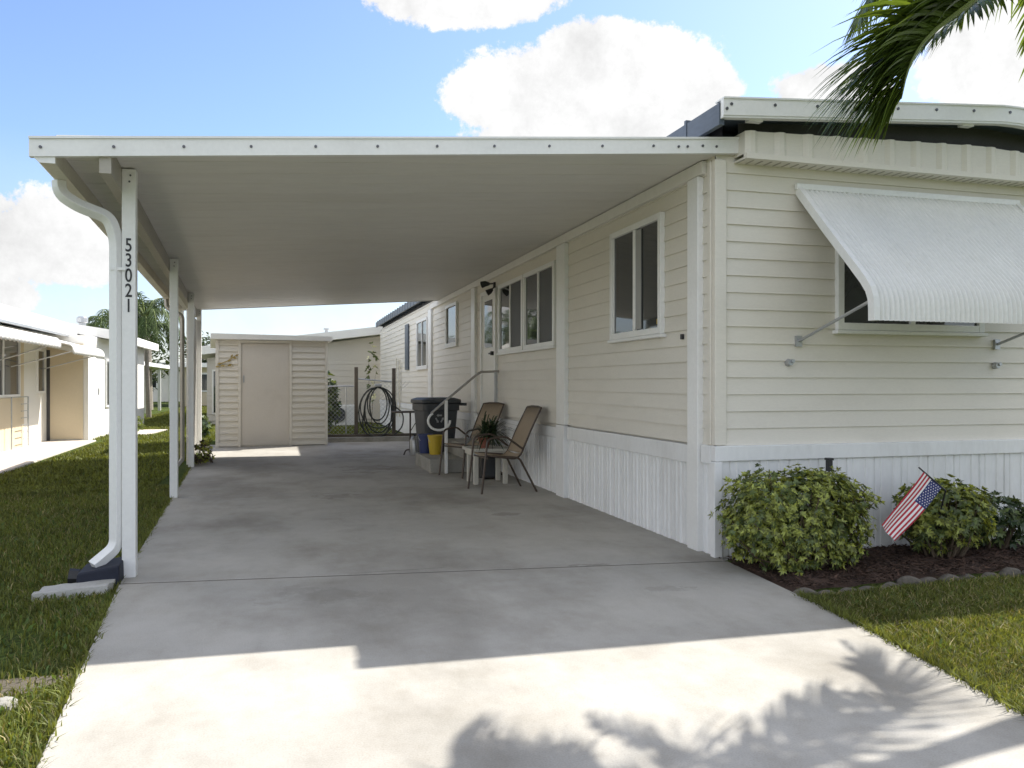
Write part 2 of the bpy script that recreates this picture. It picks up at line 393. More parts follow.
mb.build('soffit', ['siding', 'beam'], gb)
# roof-over
RX0, RX1, RXR = 2.94, 5.35, 7.65; RYF = 5.05
rz = lambda x: 3.15 + (x - RX0) * .068 if x < RX1 else 3.15 + (RX1 - RX0) * .068 - max(0, x - RX1 - .15) * .066
mb = MB()
xs = [RX0, 3.6, 4.4, RX1, RX1 + .15, 6.2, 7.0, RXR]
for a, b in zip(xs[:-1], xs[1:]):
    for y0, y1 in ((RYF + .03, YB + .3),):
        vs = [(a, y0, rz(a) - .02), (b, y0, rz(b) - .02), (b, y1, rz(b) - .02), (a, y1, rz(a) - .02), (a, y0, rz(a) + .055), (b, y0, rz(b) + .055), (b, y1, rz(b) + .055), (a, y1, rz(a) + .055)]
        mb.add(vs, [(0, 3, 2, 1), (4, 5, 6, 7), (0, 1, 5, 4), (1, 2, 6, 5), (2, 3, 7, 6), (3, 0, 4, 7)])
mb.sweep([(-.01, -.1), (.03, -.1), (.03, .05), (-.01, .05)], (RX0, RYF + .03, rz(RX0)), (RX0, YB + .3, rz(RX0)), (1, 0, 0), (0, 0, 1))
for y in np.arange(RYF + .5, YB, .45): mb.box((RX0 - .016, y, rz(RX0) - .1), (RX0 + .6, y + .03, rz(RX0) + .075))
roof = mb.build('roof', 'shingle', house)
mb = MB()   # near-black sheets, painted shade of the recess between roof and gable box
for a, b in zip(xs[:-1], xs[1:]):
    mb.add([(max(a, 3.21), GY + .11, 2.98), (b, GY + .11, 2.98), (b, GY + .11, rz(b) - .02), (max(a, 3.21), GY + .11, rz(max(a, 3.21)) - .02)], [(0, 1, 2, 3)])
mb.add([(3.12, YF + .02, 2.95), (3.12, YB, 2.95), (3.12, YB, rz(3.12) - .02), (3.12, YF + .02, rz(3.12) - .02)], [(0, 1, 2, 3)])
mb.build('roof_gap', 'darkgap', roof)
mb = MB()
for a, b in zip(xs[:-1], xs[1:]):
    for (o0, o1, y0, y1) in ((-.045, .068, RYF - .012, RYF + .028), (.068, .08, RYF - .02, RYF + .1), (-.06, -.0455, RYF - .005, RYF + .05)):
        vs = [(a, y0, rz(a) + o0), (b, y0, rz(b) + o0), (b, y1, rz(b) + o0), (a, y1, rz(a) + o0), (a, y0, rz(a) + o1), (b, y0, rz(b) + o1), (b, y1, rz(b) + o1), (a, y1, rz(a) + o1)]
        mb.add(vs, [(0, 3, 2, 1), (4, 5, 6, 7), (0, 1, 5, 4), (1, 2, 6, 5), (2, 3, 7, 6), (3, 0, 4, 7)])
for x in np.arange(RX0 + .06, RXR, .345): mb.tube([(x, RYF - .011, rz(x) + .03), (x, RYF - .019, rz(x) + .03)], .011, 8, 1)
mb.tube([(RX0 + .025, RYF - .011, rz(RX0) + .0), (RX0 + .025, RYF - .019, rz(RX0))], .011, 8, 1)
mb.build('fascia', ['white', 'screw'], roof)
# bits of bent trim hanging under the fascia
MB().box((3.17, RYF + .035, 3.10), (3.28, RYF + .09, 3.13)).build('flashing', 'white', roof)
MB().box((5.02, RYF + .035, 3.225), (5.12, RYF + .09, 3.25)).build('flashing', 'white', roof)
# small hole plugs on the front wall

def window_side(y0, y1, z0, z1, mull=True, style='slider', frame_mat='white'):
    X = XW
    mb = MB(); fw = .055
    mb.box((X - .05, y0, z0), (X - .005, y0 + fw, z1)); mb.box((X - .05, y1 - fw, z0), (X - .005, y1, z1))
    mb.box((X - .05, y0 + fw, z0), (X - .005, y1 - fw, z0 + fw)); mb.box((X - .05, y0 + fw, z1 - fw), (X - .005, y1 - fw, z1))
    mb.box((X - .062, y0 - .02, z0 - .03), (X - .001, y1 + .02, z0 - .002))
    ym = (y0 + y1) / 2
    if mull:
        mb.box((X - .044, ym - .022, z0 + fw), (X - .02, ym + .022, z1 - fw))
    for (a, b) in (((y0 + fw, ym), (ym, y1 - fw)) if mull else ((y0 + fw, y1 - fw),)):
        pass
    mb.box((X - .036, y0 + fw, z0 + fw), (X - .02, y0 + fw + .018, z1 - fw)); mb.box((X - .036, y1 - fw - .018, z0 + fw), (X - .02, y1 - fw, z1 - fw))
    f = mb.build('window', frame_mat, house, bevel=.004)
    mb = MB()
    if mull:   # nearer light bare glass, farther light behind an insect screen
        mb.add([(X - .0225, y0 + fw, z0 + fw), (X - .0225, ym, z0 + fw), (X - .0225, ym, z1 - fw), (X - .0225, y0 + fw, z1 - fw)], [(0, 3, 2, 1)], 0)
        mb.add([(X - .026, ym, z0 + fw), (X - .026, y1 - fw, z0 + fw), (X - .026, y1 - fw, z1 - fw), (X - .026, ym, z1 - fw)], [(0, 3, 2, 1)], 0)
    else:
        mb.add([(X - .0225, y0 + fw, z0 + fw), (X - .0225, y1 - fw, z0 + fw), (X - .0225, y1 - fw, z1 - fw), (X - .0225, y0 + fw, z1 - fw)], [(0, 3, 2, 1)], 0)
    mb.build('pane', ['glass'], f)
    return f, ym
def screen(f, y0, y1, z0, z1):
    MB().add([(XW - .03, y0, z0), (XW - .03, y1, z0), (XW - .03, y1, z1), (XW - .03, y0, z1)], [(0, 3, 2, 1)]).build('insect_screen', 'screen', f)
f, ym = window_side(6.14, 7.22, 1.665, 2.665)
MB().box((XW - .035, 6.55, 1.73), (XW - .028, 6.675, 2.60)).build('curtain', 'curtain', f)
MB().box((XW - .034, 6.21, 1.75), (XW - .028, 6.24, 1.79)).build('latch', 'yellow', f)
f, ym = window_side(8.87, 10.10, 1.69, 2.66); screen(f, 8.93, ym - .03, 1.75, 2.6)
f, ym = window_side(10.14, 11.36, 1.69, 2.66); screen(f, 10.2, ym - .03, 1.75, 2.6)
window_side(14.25, 15.25, 1.95, 2.72, mull=False)
f, ym = window_side(17.3, 18.7, 1.6, 2.68)
MB().box((XW - .05, 19.95, 1.6), (XW - .018, 20.45, 2.72)).build('shutter', 'shingle', house)
# front window under the awning
mb = MB(); y = YF
mb.box((4.06, y - .05, 1.66), (4.115, y - .005, 2.62)); mb.box((5.38, y - .05, 1.66), (5.435, y - .005, 2.62))
mb.box((4.115, y - .05, 1.66), (5.38, y - .005, 1.715)); mb.box((4.115, y - .05, 2.565), (5.38, y - .005, 2.62)); mb.box((4.725, y - .045, 1.715), (4.77, y - .005, 2.565))
mb.box((4.04, y - .065, 1.63), (5.455, y - .001, 1.658))
f = mb.build('window', 'white', house, bevel=.004)
MB().add([(4.115, y - .024, 1.715), (5.38, y - .024, 1.715), (5.38, y - .024, 2.565), (4.115, y - .024, 2.565)], [(0, 1, 2, 3)]).build('pane', 'glass', f)
# side door
d = MB().box((XW - .035, 11.56, .62), (XW - .018, 12.34, 2.60)).build('door', 'whiteplastic', house, bevel=.004)
mb = MB(); mb.box((XW - .055, 11.50, .6), (XW - .005, 11.56, 2.66)); mb.box((XW - .055, 12.34, .6), (XW - .005, 12.40, 2.66)); mb.box((XW - .055, 11.56, 2.60), (XW - .005, 12.34, 2.66))
mb.build('door_frame', 'white', d, bevel=.004)
MB().box((XW - .041, 11.72, 1.80), (XW - .0355, 12.18, 2.50)).build('pane', 'glass', d)
MB().tube([(XW - .04, 11.64, 1.70), (XW - .085, 11.64, 1.70)], .03, 10).tube([(XW - .08, 11.64, 1.70), (XW - .08, 11.75, 1.70)], .012, 8).build('handle', 'black', d, smooth=True)
MB().box((XW - .039, 11.8, 1.42), (XW - .0355, 12.1, 1.44)).build('mail_slot', 'galv', d)
# electrical stub
MB().box((XW - .03, 5.80, 1.60), (XW - .012, 5.83, 1.64)).build('wall_plug', 'black', house)
for x, z in ((3.65, 1.41), (5.57, 1.40)):
    MB().tube([(x, YF - .01, z), (x, YF - .05, z)], [.03, .022], 10).tube([(x + .012, YF - .05, z + .01), (x + .012, YF - .062, z + .01)], .014, 8).build('hose_bib', 'galv', house, smooth=True)

# ------------------------------------------------------------------ awning
aw = thing('window_awning', 'white corrugated aluminium awning propped out over the front window', 'awning', (4.74, YF - .03, 1.67))
mb = MB(); prof = [(YF - .03, 2.715), (5.0, 2.385), (4.7, 2.075), (4.585, 1.955), (4.53, 1.885), (4.503, 1.82), (4.495, 1.75), (4.495, 1.665)]
nx = np.linspace(3.74, 5.76, 50 * 6 + 1); nv = len(prof); vs = []
for k, x in enumerate(nx):
    o = .0095 * math.sin(2 * math.pi * k / 6)
    for (y, z) in prof:
        ny, nz_ = (-.72, .69) if z > 1.9 else (-1, 0.05)
        vs.append((x, y + ny * o, z + nz_ * o))
fs = [(i * nv + j, i * nv + j + 1, (i + 1) * nv + j + 1, (i + 1) * nv + j) for i in range(len(nx) - 1) for j in range(nv - 1)]
mb.add(vs, fs); mb.build('panel', 'white', aw, smooth=True)
mb = MB()
nrm_ = []
for i in range(len(prof)):
    a_, b_ = prof[max(i - 1, 0)], prof[min(i + 1, len(prof) - 1)]
    dy, dz = b_[0] - a_[0], b_[1] - a_[1]; l_ = math.hypot(dy, dz); nrm_.append((dz / l_, -dy / l_))
for x0 in (3.712, 5.752):
    mb = MB(); vs = []
    for (y, z), (ny, nz_) in zip(prof, nrm_):
        for xx, o in ((x0, .014), (x0 + .045, .014), (x0 + .045, -.045), (x0, -.045)): vs.append((xx, y + ny * o, z + nz_ * o))
    mb.add(vs, [(4 * i + k, 4 * i + (k + 1) % 4, 4 * i + 4 + (k + 1) % 4, 4 * i + 4 + k) for i in range(len(prof) - 1) for k in range(4)] + [(0, 3, 2, 1), tuple(4 * len(prof) - 4 + k for k in range(4))])
    mb.build('side_trim', 'white', aw)
MB().box((3.70, YF - .05, 2.70), (5.79, YF - .016, 2.745)).build('top_rail', 'white', aw, bevel=.004)
for x in (3.73, 5.58):
    a = MB().tube([(x, YF - .03, 1.57), (x + .02, 4.56, 1.80)], .011, 8).build('arm', 'galv', aw, smooth=True)
    MB().box((x - .025, YF - .035, 1.53), (x + .025, YF - .014, 1.61)).build('bracket', 'galv', a)

# ------------------------------------------------------------------ carport
cp = thing('carport', 'white aluminium carport roof on slim posts beside the mobile home', 'carport', (0.9, 10.6, 0))
CYF, CYB = 5.275, 16.0
ex = lambda y: -1.36 - .040 * (y - 5.3)             # outer roof edge
cz = lambda x: 2.620 + (x + 1.36) * .066          # ceiling height
fz = lambda x: 2.545 + (x + 1.36) * .0805          # fascia line
xr = 3.06
mb = MB()
# pan panels running from house to eave, each a shallow pan with a seam
y = CYF + .03; pw = .305
while y < CYB:
    y1 = min(y + pw, CYB)
    for (ya, yb, o) in ((y, y1 - .010, 0), (y1 - .010, y1, .005)):
        xa, xb = ex(ya) + .11, ex(yb) + .11
        mb.add([(xa, ya, cz(xa) + o), (xr, ya, cz(xr) + o), (xr, yb, cz(xr) + o), (xb, yb, cz(xb) + o),
                (xa, ya, cz(xa) + .07), (xr, ya, cz(xr) + .07), (xr, yb, cz(xr) + .07), (xb, yb, cz(xb) + .07)],
               [(0, 3, 2, 1), (4, 5, 6, 7), (0, 1, 5, 4), (1, 2, 6, 5), (2, 3, 7, 6), (3, 0, 4, 7)])
    y += pw
crf = mb.build('roof', 'ceiling', cp)
# front fascia
mb = MB(); xl, xq = -1.385, 3.215
A = Vector((xl, CYF, fz(xl))); B = Vector((xq, CYF, fz(xq)))
mb.sweep([(.02, .02), (.02, .113), (0, .113), (0, .012), (.04, .012), (.04, .02)], A, B, (0, 1, 0), (0, 0, 1))
mb.sweep([(-.010, .1135), (-.010, .127), (.1, .127), (.1, .1135)], A, B, (0, 1, 0), (0, 0, 1))
for k in range(12):
    x = xl + .06 + k * .385
    if x < xq - .05: mb.tube([(x, CYF + .001, fz(x) + .065), (x, CYF - .008, fz(x) + .065)], .009, 8, 1)
for x in (2.72, 2.79, 3.02): mb.tube([(x, CYF + .001, fz(x) + .06), (x, CYF - .008, fz(x) + .06)], .009, 8, 1)
mb.build('fascia', ['white', 'screw'], crf)
MB().sweep([(0, -.01), (.02, -.01), (.02, .1), (0, .1)], (ex(CYB), CYB + .002, cz(ex(CYB))), (xr, CYB + .002, cz(xr)), (0, 1, 0), (0, 0, 1)).build('fascia', 'ceiling', crf)
# gutter along the eave (K profile)
gx0, gx1 = Vector((ex(5.29) + .105, 5.292, cz(ex(5.3)) - .042)), Vector((ex(CYB) + .105, CYB, cz(ex(CYB)) - .042))
gp = [(0, .085), (0, -.05), (-.08, -.05), (-.115, -.015), (-.12, .085), (-.115, .085), (-.109, -.012), (-.078, -.044), (-.006, -.044), (-.006, .085)]
gt = MB().sweep(gp, gx0, gx1, (1, 0, 0), (0, 0, 1)).build('gutter', 'gutter', cp)
MB().sweep([(.002, .08), (.002, -.052), (-.082, -.052), (-.118, -.016), (-.122, .08)], gx0 - Vector((0, .006, 0)), gx0 - Vector((0, .001, 0)), (1, 0, 0), (0, 0, 1)).build('end_cap', 'white', gt)
# post line beam
PX = lambda y: -0.978 - .047 * (y - 5.8)
bz = lambda y: cz(PX(y))
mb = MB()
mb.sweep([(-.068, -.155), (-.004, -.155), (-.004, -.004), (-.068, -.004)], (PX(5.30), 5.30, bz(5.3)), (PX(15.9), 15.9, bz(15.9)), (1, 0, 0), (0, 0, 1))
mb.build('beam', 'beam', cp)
posts = []
for y in (5.8, 9.7, 13.2, 15.85):
    x = PX(y)
    p = MB().box((x - .002, y - .04, 0), (x + .08, y + .04, bz(y) - .008)).build('post', 'white', cp, bevel=.004)
    for dx_, dz_ in ((.05, .05), (.044, .09)): MB().tube([(x + dx_, y - .039, bz(y) - dz_), (x + dx_, y - .047, bz(y) - dz_)], .006, 8).build('bolt', 'screw', p)
    posts.append(p)
# house number down the first post
cu = bpy.data.curves.new('house_number', 'FONT'); cu.body = '5\n3\n0\n2\n1'; cu.align_x = 'CENTER'; cu.size = .122; cu.extrude = .0015; cu.space_line = .80
cu.offset = .0012
tmp = bpy.data.objects.new('numeral_curve', cu); COL.objects.link(tmp); bpy.context.view_layer.update()
nme = bpy.data.meshes.new_from_object(tmp.evaluated_get(bpy.context.evaluated_depsgraph_get())); bpy.data.objects.remove(tmp)
num = bpy.data.objects.new('house_number', nme); COL.objects.link(num); nme.materials.clear(); nme.materials.append(M['ink'])
num.parent = posts[0]
pw_ = world_of(posts[0]).inverted() @ Vector((PX(5.8) + .039, 5.8 - .0425, 2.105))
num.location = pw_; num.rotation_euler = (R(90), 0, 0); num.scale = (.72, 1, 1)
# back privacy panel of vertical ribs between the last posts
mb = MB(); ribs(mb, (PX(13.3) - .01, 13.28), (PX(15.8) - .01, 15.8), (1, 0), .03, 2.4, .14); mb.box((PX(13.3) - .03, 13.26, .03), (PX(13.3) - .012, 13.29, 2.4))
mb.build('side_panel', 'ceiling', cp)
# downspouts
def bend(pts, r=.05, n=5):
    out = [Vector(pts[0])]
    for a, b, c in zip(pts[:-2], pts[1:-1], pts[2:]):
        a, b, c = Vector(a), Vector(b), Vector(c)
        p = b + (a - b).normalized() * r; q = b + (c - b).normalized() * r
        for k in range(n + 1):
            t = k / n; out.append((1 - t) ** 2 * p + 2 * t * (1 - t) * b + t * t * q)
    out.append(Vector(pts[-1])); return out
gx = ex(5.75) + .045; px_ = PX(5.8) - .037
dpts = [(gx, 5.72, cz(ex(5.7)) - .092), (gx, 5.72, cz(ex(5.7)) - .17), (gx + .1, 5.73, cz(ex(5.7)) - .24), (px_ - .04, 5.77, cz(ex(5.7)) - .30), (px_, 5.78, cz(ex(5.7)) - .44), (px_, 5.78, .20), (px_ - .12, 5.70, .10)]
ds = MB().tube(bend(dpts, .055), .044, 4, flat=(1, 1, 0)).build('downspout', 'white', cp, bevel=.004)
MB().box((px_ - .031, 5.743, 1.98), (px_ + .06, 5.75, 2.0)).build('strap', 'white', ds)
y = 13.05; px2 = PX(13) - .08
dp2 = [(ex(13) + .05, y, cz(ex(13)) - .09), (ex(13) + .06, y, cz(ex(13)) - .22), (px2, y, cz(ex(13)) - .34), (px2, y, .13), (px2 - .05, y - .3, .05)]
MB().tube(bend(dp2, .05), .034, 4, flat=(1, 1, 0)).build('downspout', 'beam', cp, bevel=.004)

# ------------------------------------------------------------------ drain adapter and splash block
t = thing('drain_box', 'dark navy plastic drain box under the front downspout elbow', 'drain box', (px_ - .1, 5.72, -.05))
mb = MB(); bx = px_ - .20
mb.add([(bx, 5.60, -.05), (bx + .25, 5.60, -.05), (bx + .25, 5.88, -.05), (bx, 5.88, -.05), (bx + .005, 5.605, .075), (bx + .245, 5.605, .115), (bx + .245, 5.875, .125), (bx + .005, 5.875, .085)],
       [(0, 3, 2, 1), (4, 5, 6, 7), (0, 1, 5, 4), (1, 2, 6, 5), (2, 3, 7, 6), (3, 0, 4, 7)])
mb.build('body', 'navy', t, bevel=.012)
MB().tube([(bx - .06, 5.73, .035), (bx + .0, 5.73, .03)], [.055, .05], 12).build('outlet', 'black', t)
mb = MB(); c = on_ground(76, 592, -.02)
vs = []; W, D = .20, .10
n1 = 14
for i in range(n1 + 1):
    u = -1 + 2 * i / n1
    for j, (v, h) in enumerate(((-1, 0), (-.95, .055), (-.6, .06), (0, .045), (.6, .06), (.95, .055), (1, 0))):
        vs.append((c.x + u * W + v * .012, c.y + v * D + u * .02, -.035 + h * (1 + .12 * mnoise.noise(Vector((u * 3, v * 3, 1)))) + .008 * u))
nj = 7
fs = [(i * nj + j, (i + 1) * nj + j, (i + 1) * nj + j + 1, i * nj + j + 1) for i in range(n1) for j in range(nj - 1)] + [tuple(range(nj)), tuple(n1 * nj + k for k in range(nj - 1, -1, -1))]
mb.add(vs, fs)
tag(mb.build('splash_block', 'palestone', smooth=True), 'flat weathered grey concrete splash block lying in the grass below the downspout', 'splash block')

# ------------------------------------------------------------------ patio chairs
def chair_parts(root):
    """sling chair in local coordinates, facing -x; front legs at x=-.33, rear at +.30"""
    rt = .0125
    for s in (-1, 1):
        y = s * .26
        fl = bend([(-.34, y * 1.02, 0), (-.27, y, .62), (-.06, y, .655), (.16, y * .98, .50)], .06, 6)
        MB().tube(fl, rt, 8).build('front_leg', 'chairframe', root, smooth=True, local=True)
        bl = bend([(.33, y * 1.02, 0), (.12, y * .95, .40), (-.22, y * .93, .425)], .05, 5)
        MB().tube(bl, rt, 8).build('rear_leg', 'chairframe', root, smooth=True, local=True)
        bk = bend([(-.27, y * .90, .43), (.12, y * .90, .38), (.27, y * .90, .72), (.40, y * .88, .97)], .09, 6)
        MB().tube(bk, .011, 8).build('side_rail', 'chairframe', root, smooth=True, local=True)
    MB().tube([(-.265, -.26, .40), (-.265, .26, .40)], .010, 8).build('stretcher', 'chairframe', root, smooth=True, local=True)
    MB().tube([(.40, -.228, .97), (.41, -.1, .985), (.41, .1, .985), (.40, .228, .97)], .011, 8).build('top_rail', 'chairframe', root, smooth=True, local=True)
    path = bend([(-.28, 0, .435), (.12, 0, .385), (.27, 0, .72), (.40, 0, .975)], .09, 8)
    for nm, a, b in (('seat', 0, 8), ('backrest', 8, len(path) - 1)):
        mb = MB(); vs = []; ny = 8; seg = path[a:b + 1]
        for q in seg:
            for j in range(ny + 1):
                u = -1 + 2 * j / ny; sag = .02 * (1 - u * u)
                vs.append((q.x + (sag if nm == 'backrest' else 0) * .7, u * .228, q.z - (sag if nm == 'seat' else sag * .2) + .006))
        mb.add(vs, [(i * (ny + 1) + j, (i + 1) * (ny + 1) + j, (i + 1) * (ny + 1) + j + 1, i * (ny + 1) + j + 1) for i in range(len(seg) - 1) for j in range(ny)])
        o = mb.build(nm, 'sling', root, smooth=True, local=True)
        sd = o.modifiers.new('solid', 'SOLIDIFY'); sd.thickness = .005
ch = thing('patio_chair', 'brown metal patio chair with tan sling, in front of the potted plant table', 'chair', (2.52, 9.32, 0), R(4), 'sling patio chairs by the wall')
chair_parts(ch)
c2 = ch.copy(); COL.objects.link(c2); c2.location = (2.52, 10.98, 0); c2.rotation_euler.z = R(24)
c2['label'] = 'brown metal patio chair with tan sling, farther one beside the handrail'
for k in list(ch.children):
    q = k.copy(); COL.objects.link(q); q.parent = c2
# side table with plant
tb = thing('side_table', 'low white plastic side table between the two patio chairs', 'table', (2.52, 10.1, 0))
mb = MB(); mb.box((2.26, 9.84, .41), (2.80, 10.36, .45)); mb.box((2.29, 9.87, .36), (2.77, 9.885, .41)); mb.box((2.29, 10.315, .36), (2.77, 10.33, .41)); mb.box((2.29, 9.885, .36), (2.305, 10.315, .41)); mb.box((2.755, 9.885, .36), (2.77, 10.315, .41))
mb.build('tabletop', 'tablecream', tb, bevel=.01)
for sx in (2.31, 2.69):
    for sy in (9.89, 10.25):
        MB().box((sx, sy, 0), (sx + .06, sy + .06, .40)).build('leg', 'tablecream', tb, bevel=.01)
pp = thing('potted_plant', 'dark trailing plant in a terracotta pot on the white side table', 'plant', (2.50, 9.98, .45))
MB().lathe((2.46, 9.96, .452), [(.05, 0), (.072, .10), (.085, .103), (.085, .13), (.07, .13), (.068, .11)], 20).build('pot', 'terracotta', pp, smooth=True)
mb = MB()
for k in range(330):
    a = random.uniform(0, 6.28); el = random.uniform(-.1, 1.45); ln = random.uniform(.17, .42) * (1.35 if math.cos(a) > .5 and el > .4 else .95)
    p = Vector((2.50 + random.uniform(-.07, .1), 9.98 + random.uniform(-.06, .06), random.uniform(.57, .68))); dv = Vector((math.cos(a) * math.cos(el), math.sin(a) * math.cos(el), math.sin(el)))
    sd = dv.cross(Vector((0, 0, 1))).normalized() * random.uniform(.006, .018); pts = []
    for i in range(6):
        u = i / 5; w = (1 - u) ** .6 * (.4 + u); q = p + dv * ln * u + Vector((0, 0, -.5 * ln * u * u))
        pts += [q - sd * w, q + sd * w]
    mb.add(pts, [(2 * i, 2 * i + 1, 2 * i + 3, 2 * i + 2) for i in range(5)])
mb.build('foliage', 'leafdark', pp)
sb = thing('small_box', 'small black box standing on the concrete under the white side table', 'box', (2.65, 10.55, 0))
MB().box((2.54, 10.42, 0.012), (2.78, 10.66, .30)).build('body', 'black', sb, bevel=.015)
MB().box((2.56, 10.414, .04), (2.76, 10.419, .28)).build('front_panel', 'bin', sb)
for sx in (2.56, 2.74):
    for sy in (10.44, 10.62): MB().box((sx, sy, 0), (sx + .03, sy + .03, .012)).build('foot', 'black', sb)

# ------------------------------------------------------------------ entry steps and handrail
st = thing('entry_steps', 'low white concrete entry steps up to the side door', 'steps', (2.5, 12.0, 0))
mb = MB(); mb.box((2.02, 11.35, 0), (3.0, 12.65, .19)).build('lower_step', 'stone', st, bevel=.01)
MB().box((2.50, 11.40, .192), (3.0, 12.6, .40)).build('upper_step', 'stone', st, bevel=.01)
hr = thing('handrail', 'white and bare metal handrail with curled end beside the entry steps', 'handrail', (2.3, 11.34, 0))
hy = 11.28
P_ = lambda px, py, x: (lambda r: Vector((0, 0, H)) + r * (x / r.x))(ray(px, py))
q0 = Vector((3.0, hy, 1.43)); q1 = Vector((2.72, hy, 1.42)); q2 = Vector((2.24, hy, 1.03))
MB().tube(bend([q0, q1, q2, (2.02, hy, .84)], .05), .017, 8).build('top_rail', 'steel', hr, smooth=True)
cl = []
for k in range(15):
    a = R(125 + k * 17); cl.append((2.135 + .155 * math.cos(a), hy, .735 + .13 * math.sin(a)))
MB().tube(cl, .017, 8).build('curled_end', 'white', hr, smooth=True)
MB().box((2.215, hy - .02, 0), (2.255, hy + .02, 1.02)).build('post', 'white', hr, bevel=.004)
MB().box((2.93, hy - .02, .0), (2.97, hy + .02, 1.42)).build('post', 'galv', hr, bevel=.004)

# bin
bn = thing('wheelie_bin', 'large charcoal wheeled bin with lid standing behind the entry steps', 'bin', (2.44, 13.2, 0), R(8))
mb = MB()
def ring(w, d, z, r=.08, n=4):
    pts = []
    for sx, sy, a0 in ((1, 1, 0), (-1, 1, 90), (-1, -1, 180), (1, -1, 270)):
        for k in range(n + 1):
            a = R(a0 + 90 * k / n); pts.append(((w - r) * sx + r * math.cos(a), (d - r) * sy + r * math.sin(a), z))
    return pts
rs = [ring(.23, .25, .06), ring(.235, .26, .1), ring(.285, .32, .82), ring(.31, .345, .83), ring(.31, .345, .93), ring(.29, .33, .94)]
nn = len(rs[0]); vs = [p for r_ in rs for p in r_]
mb.add(vs, [(i * nn + k, i * nn + (k + 1) % nn, (i + 1) * nn + (k + 1) % nn, (i + 1) * nn + k) for i in range(len(rs) - 1) for k in range(nn)] + [tuple(range(nn - 1, -1, -1)), tuple((len(rs) - 1) * nn + k for k in range(nn))])
bb = mb.build('body', 'bin', bn, smooth=True, local=True)
mb = MB(); rs = [ring(.325, .355, .942), ring(.335, .365, .955), ring(.33, .36, 1.0), ring(.25, .28, 1.03)]; vs = [p for r_ in rs for p in r_]
mb.add(vs, [(i * nn + k, i * nn + (k + 1) % nn, (i + 1) * nn + (k + 1) % nn, (i + 1) * nn + k) for i in range(3) for k in range(nn)] + [tuple(range(nn - 1, -1, -1)), tuple(3 * nn + k for k in range(nn))])
mb.box((.33, -.30, .90), (.43, .30, .945)); mb.build('lid', 'bin', bn, smooth=True, local=True)
for s in (-1, 1):
    MB().tube([(.24, s * .27, .12), (.24, s * .33, .12)], .12, 18).build('wheel', 'black', bn, smooth=True, local=True)
mb = MB()
for k in range(3):
    a = R(90 + 120 * k); ca, sa = math.cos(a), math.sin(a); ux, uz = -sa, ca
    c0 = Vector((-.04 + .05 * ca, -.312, .70 + .05 * sa))
    L_ = lambda u, v, dy=0: (c0.x + ux * u + ca * v, -.318 + .0, c0.z + uz * u + sa * v)
    mb.add([L_(-.04, -.012), L_(.02, -.012), L_(.02, .012), L_(-.04, .012)], [(0, 1, 2, 3)]); mb.add([L_(.02, -.026), L_(.05, 0), L_(.02, .026)], [(0, 1, 2)])
mb.build('recycling_mark', 'galv', bb, local=True)
# buckets
for nm, mt, x, y, lab in (('bucket', 'blue', 2.15, 12.48, 'blue plastic bucket standing on the low entry step'), ('bucket', 'yellow', 2.25, 12.2, 'yellow plastic bucket standing on the low entry step')):
    b = thing(nm, lab, 'bucket', (x, y, .19), 0, 'buckets on the entry step')
    MB().lathe((x, y, .191), [(.085, 0), (.112, .27), (.12, .272), (.12, .29), (.106, .29), (.08, .02)], 24).build('body', mt, b, smooth=True)
    MB().tube([(x + .115 * math.cos(a), y - .02 - .05 * math.sin(a), .45 - .10 * math.sin(a)) for a in [math.pi * k / 12 for k in range(13)]], .004, 6).build('handle', 'galv', b, smooth=True)
# folding table
ft = thing('folding_table', 'narrow dark folding table on curved metal feet against the skirting', 'table', (2.2, 14.6, 0))
MB().box((1.93, 14.4, .74), (2.6, 14.85, .765)).build('tabletop', 'timber', ft, bevel=.006)
for x in (2.24, 2.52):
    mb = MB().tube([(x, 14.6, .03), (x, 14.6, .74)], .016, 8); mb.tube(bend([(x - .14, 14.42, 0), (x - .10, 14.48, .08), (x + .05, 14.66, .08), (x + .1, 14.75, 0)], .05), .014, 8)
    mb.tube([(x, 14.6, .40), (x + .2, 14.6, .72)], .008, 6)
    mb.build('leg', 'chairframe', ft, smooth=True)
cn = thing('canister', 'grey gas canister on the concrete under the dark folding table', 'canister', (2.2, 14.35, 0))
MB().lathe((2.28, 14.35, 0), [(.08, 0), (.085, .02), (.085, .26), (.06, .31), (.02, .33)], 18).build('body', 'galv', cn, smooth=True)
MB().tube([(2.28, 14.35, .33), (2.28, 14.35, .38)], .018, 8).tube([(2.24, 14.35, .37), (2.32, 14.35, .37)], .01, 8).build('valve', 'black', cn, smooth=True)
# floodlight
fl = thing('floodlight', 'black twin head floodlight under the carport beside the side door', 'lamp', (XW - .05, 11.47, 2.68))
MB().box((XW - .085, 11.44, 2.64), (XW - .056, 11.50, 2.72)).build('mount', 'black', fl, bevel=.005)
MB().tube([(XW - .08, 11.47, 2.70), (XW - .14, 11.52, 2.70)], .011, 8).tube([(XW - .135, 11.515, 2.70), (XW - .18, 11.55, 2.705), (XW - .235, 11.58, 2.69)], [.022, .04, .05], 14).build('lamp_head', 'black', fl, smooth=True)
MB().tube([(XW - .08, 11.46, 2.65), (XW - .11, 11.45, 2.61)], .011, 8).tube([(XW - .105, 11.45, 2.615), (XW - .14, 11.45, 2.585), (XW - .185, 11.46, 2.56)], [.022, .038, .045], 14).build('lamp_head', 'black', fl, smooth=True)
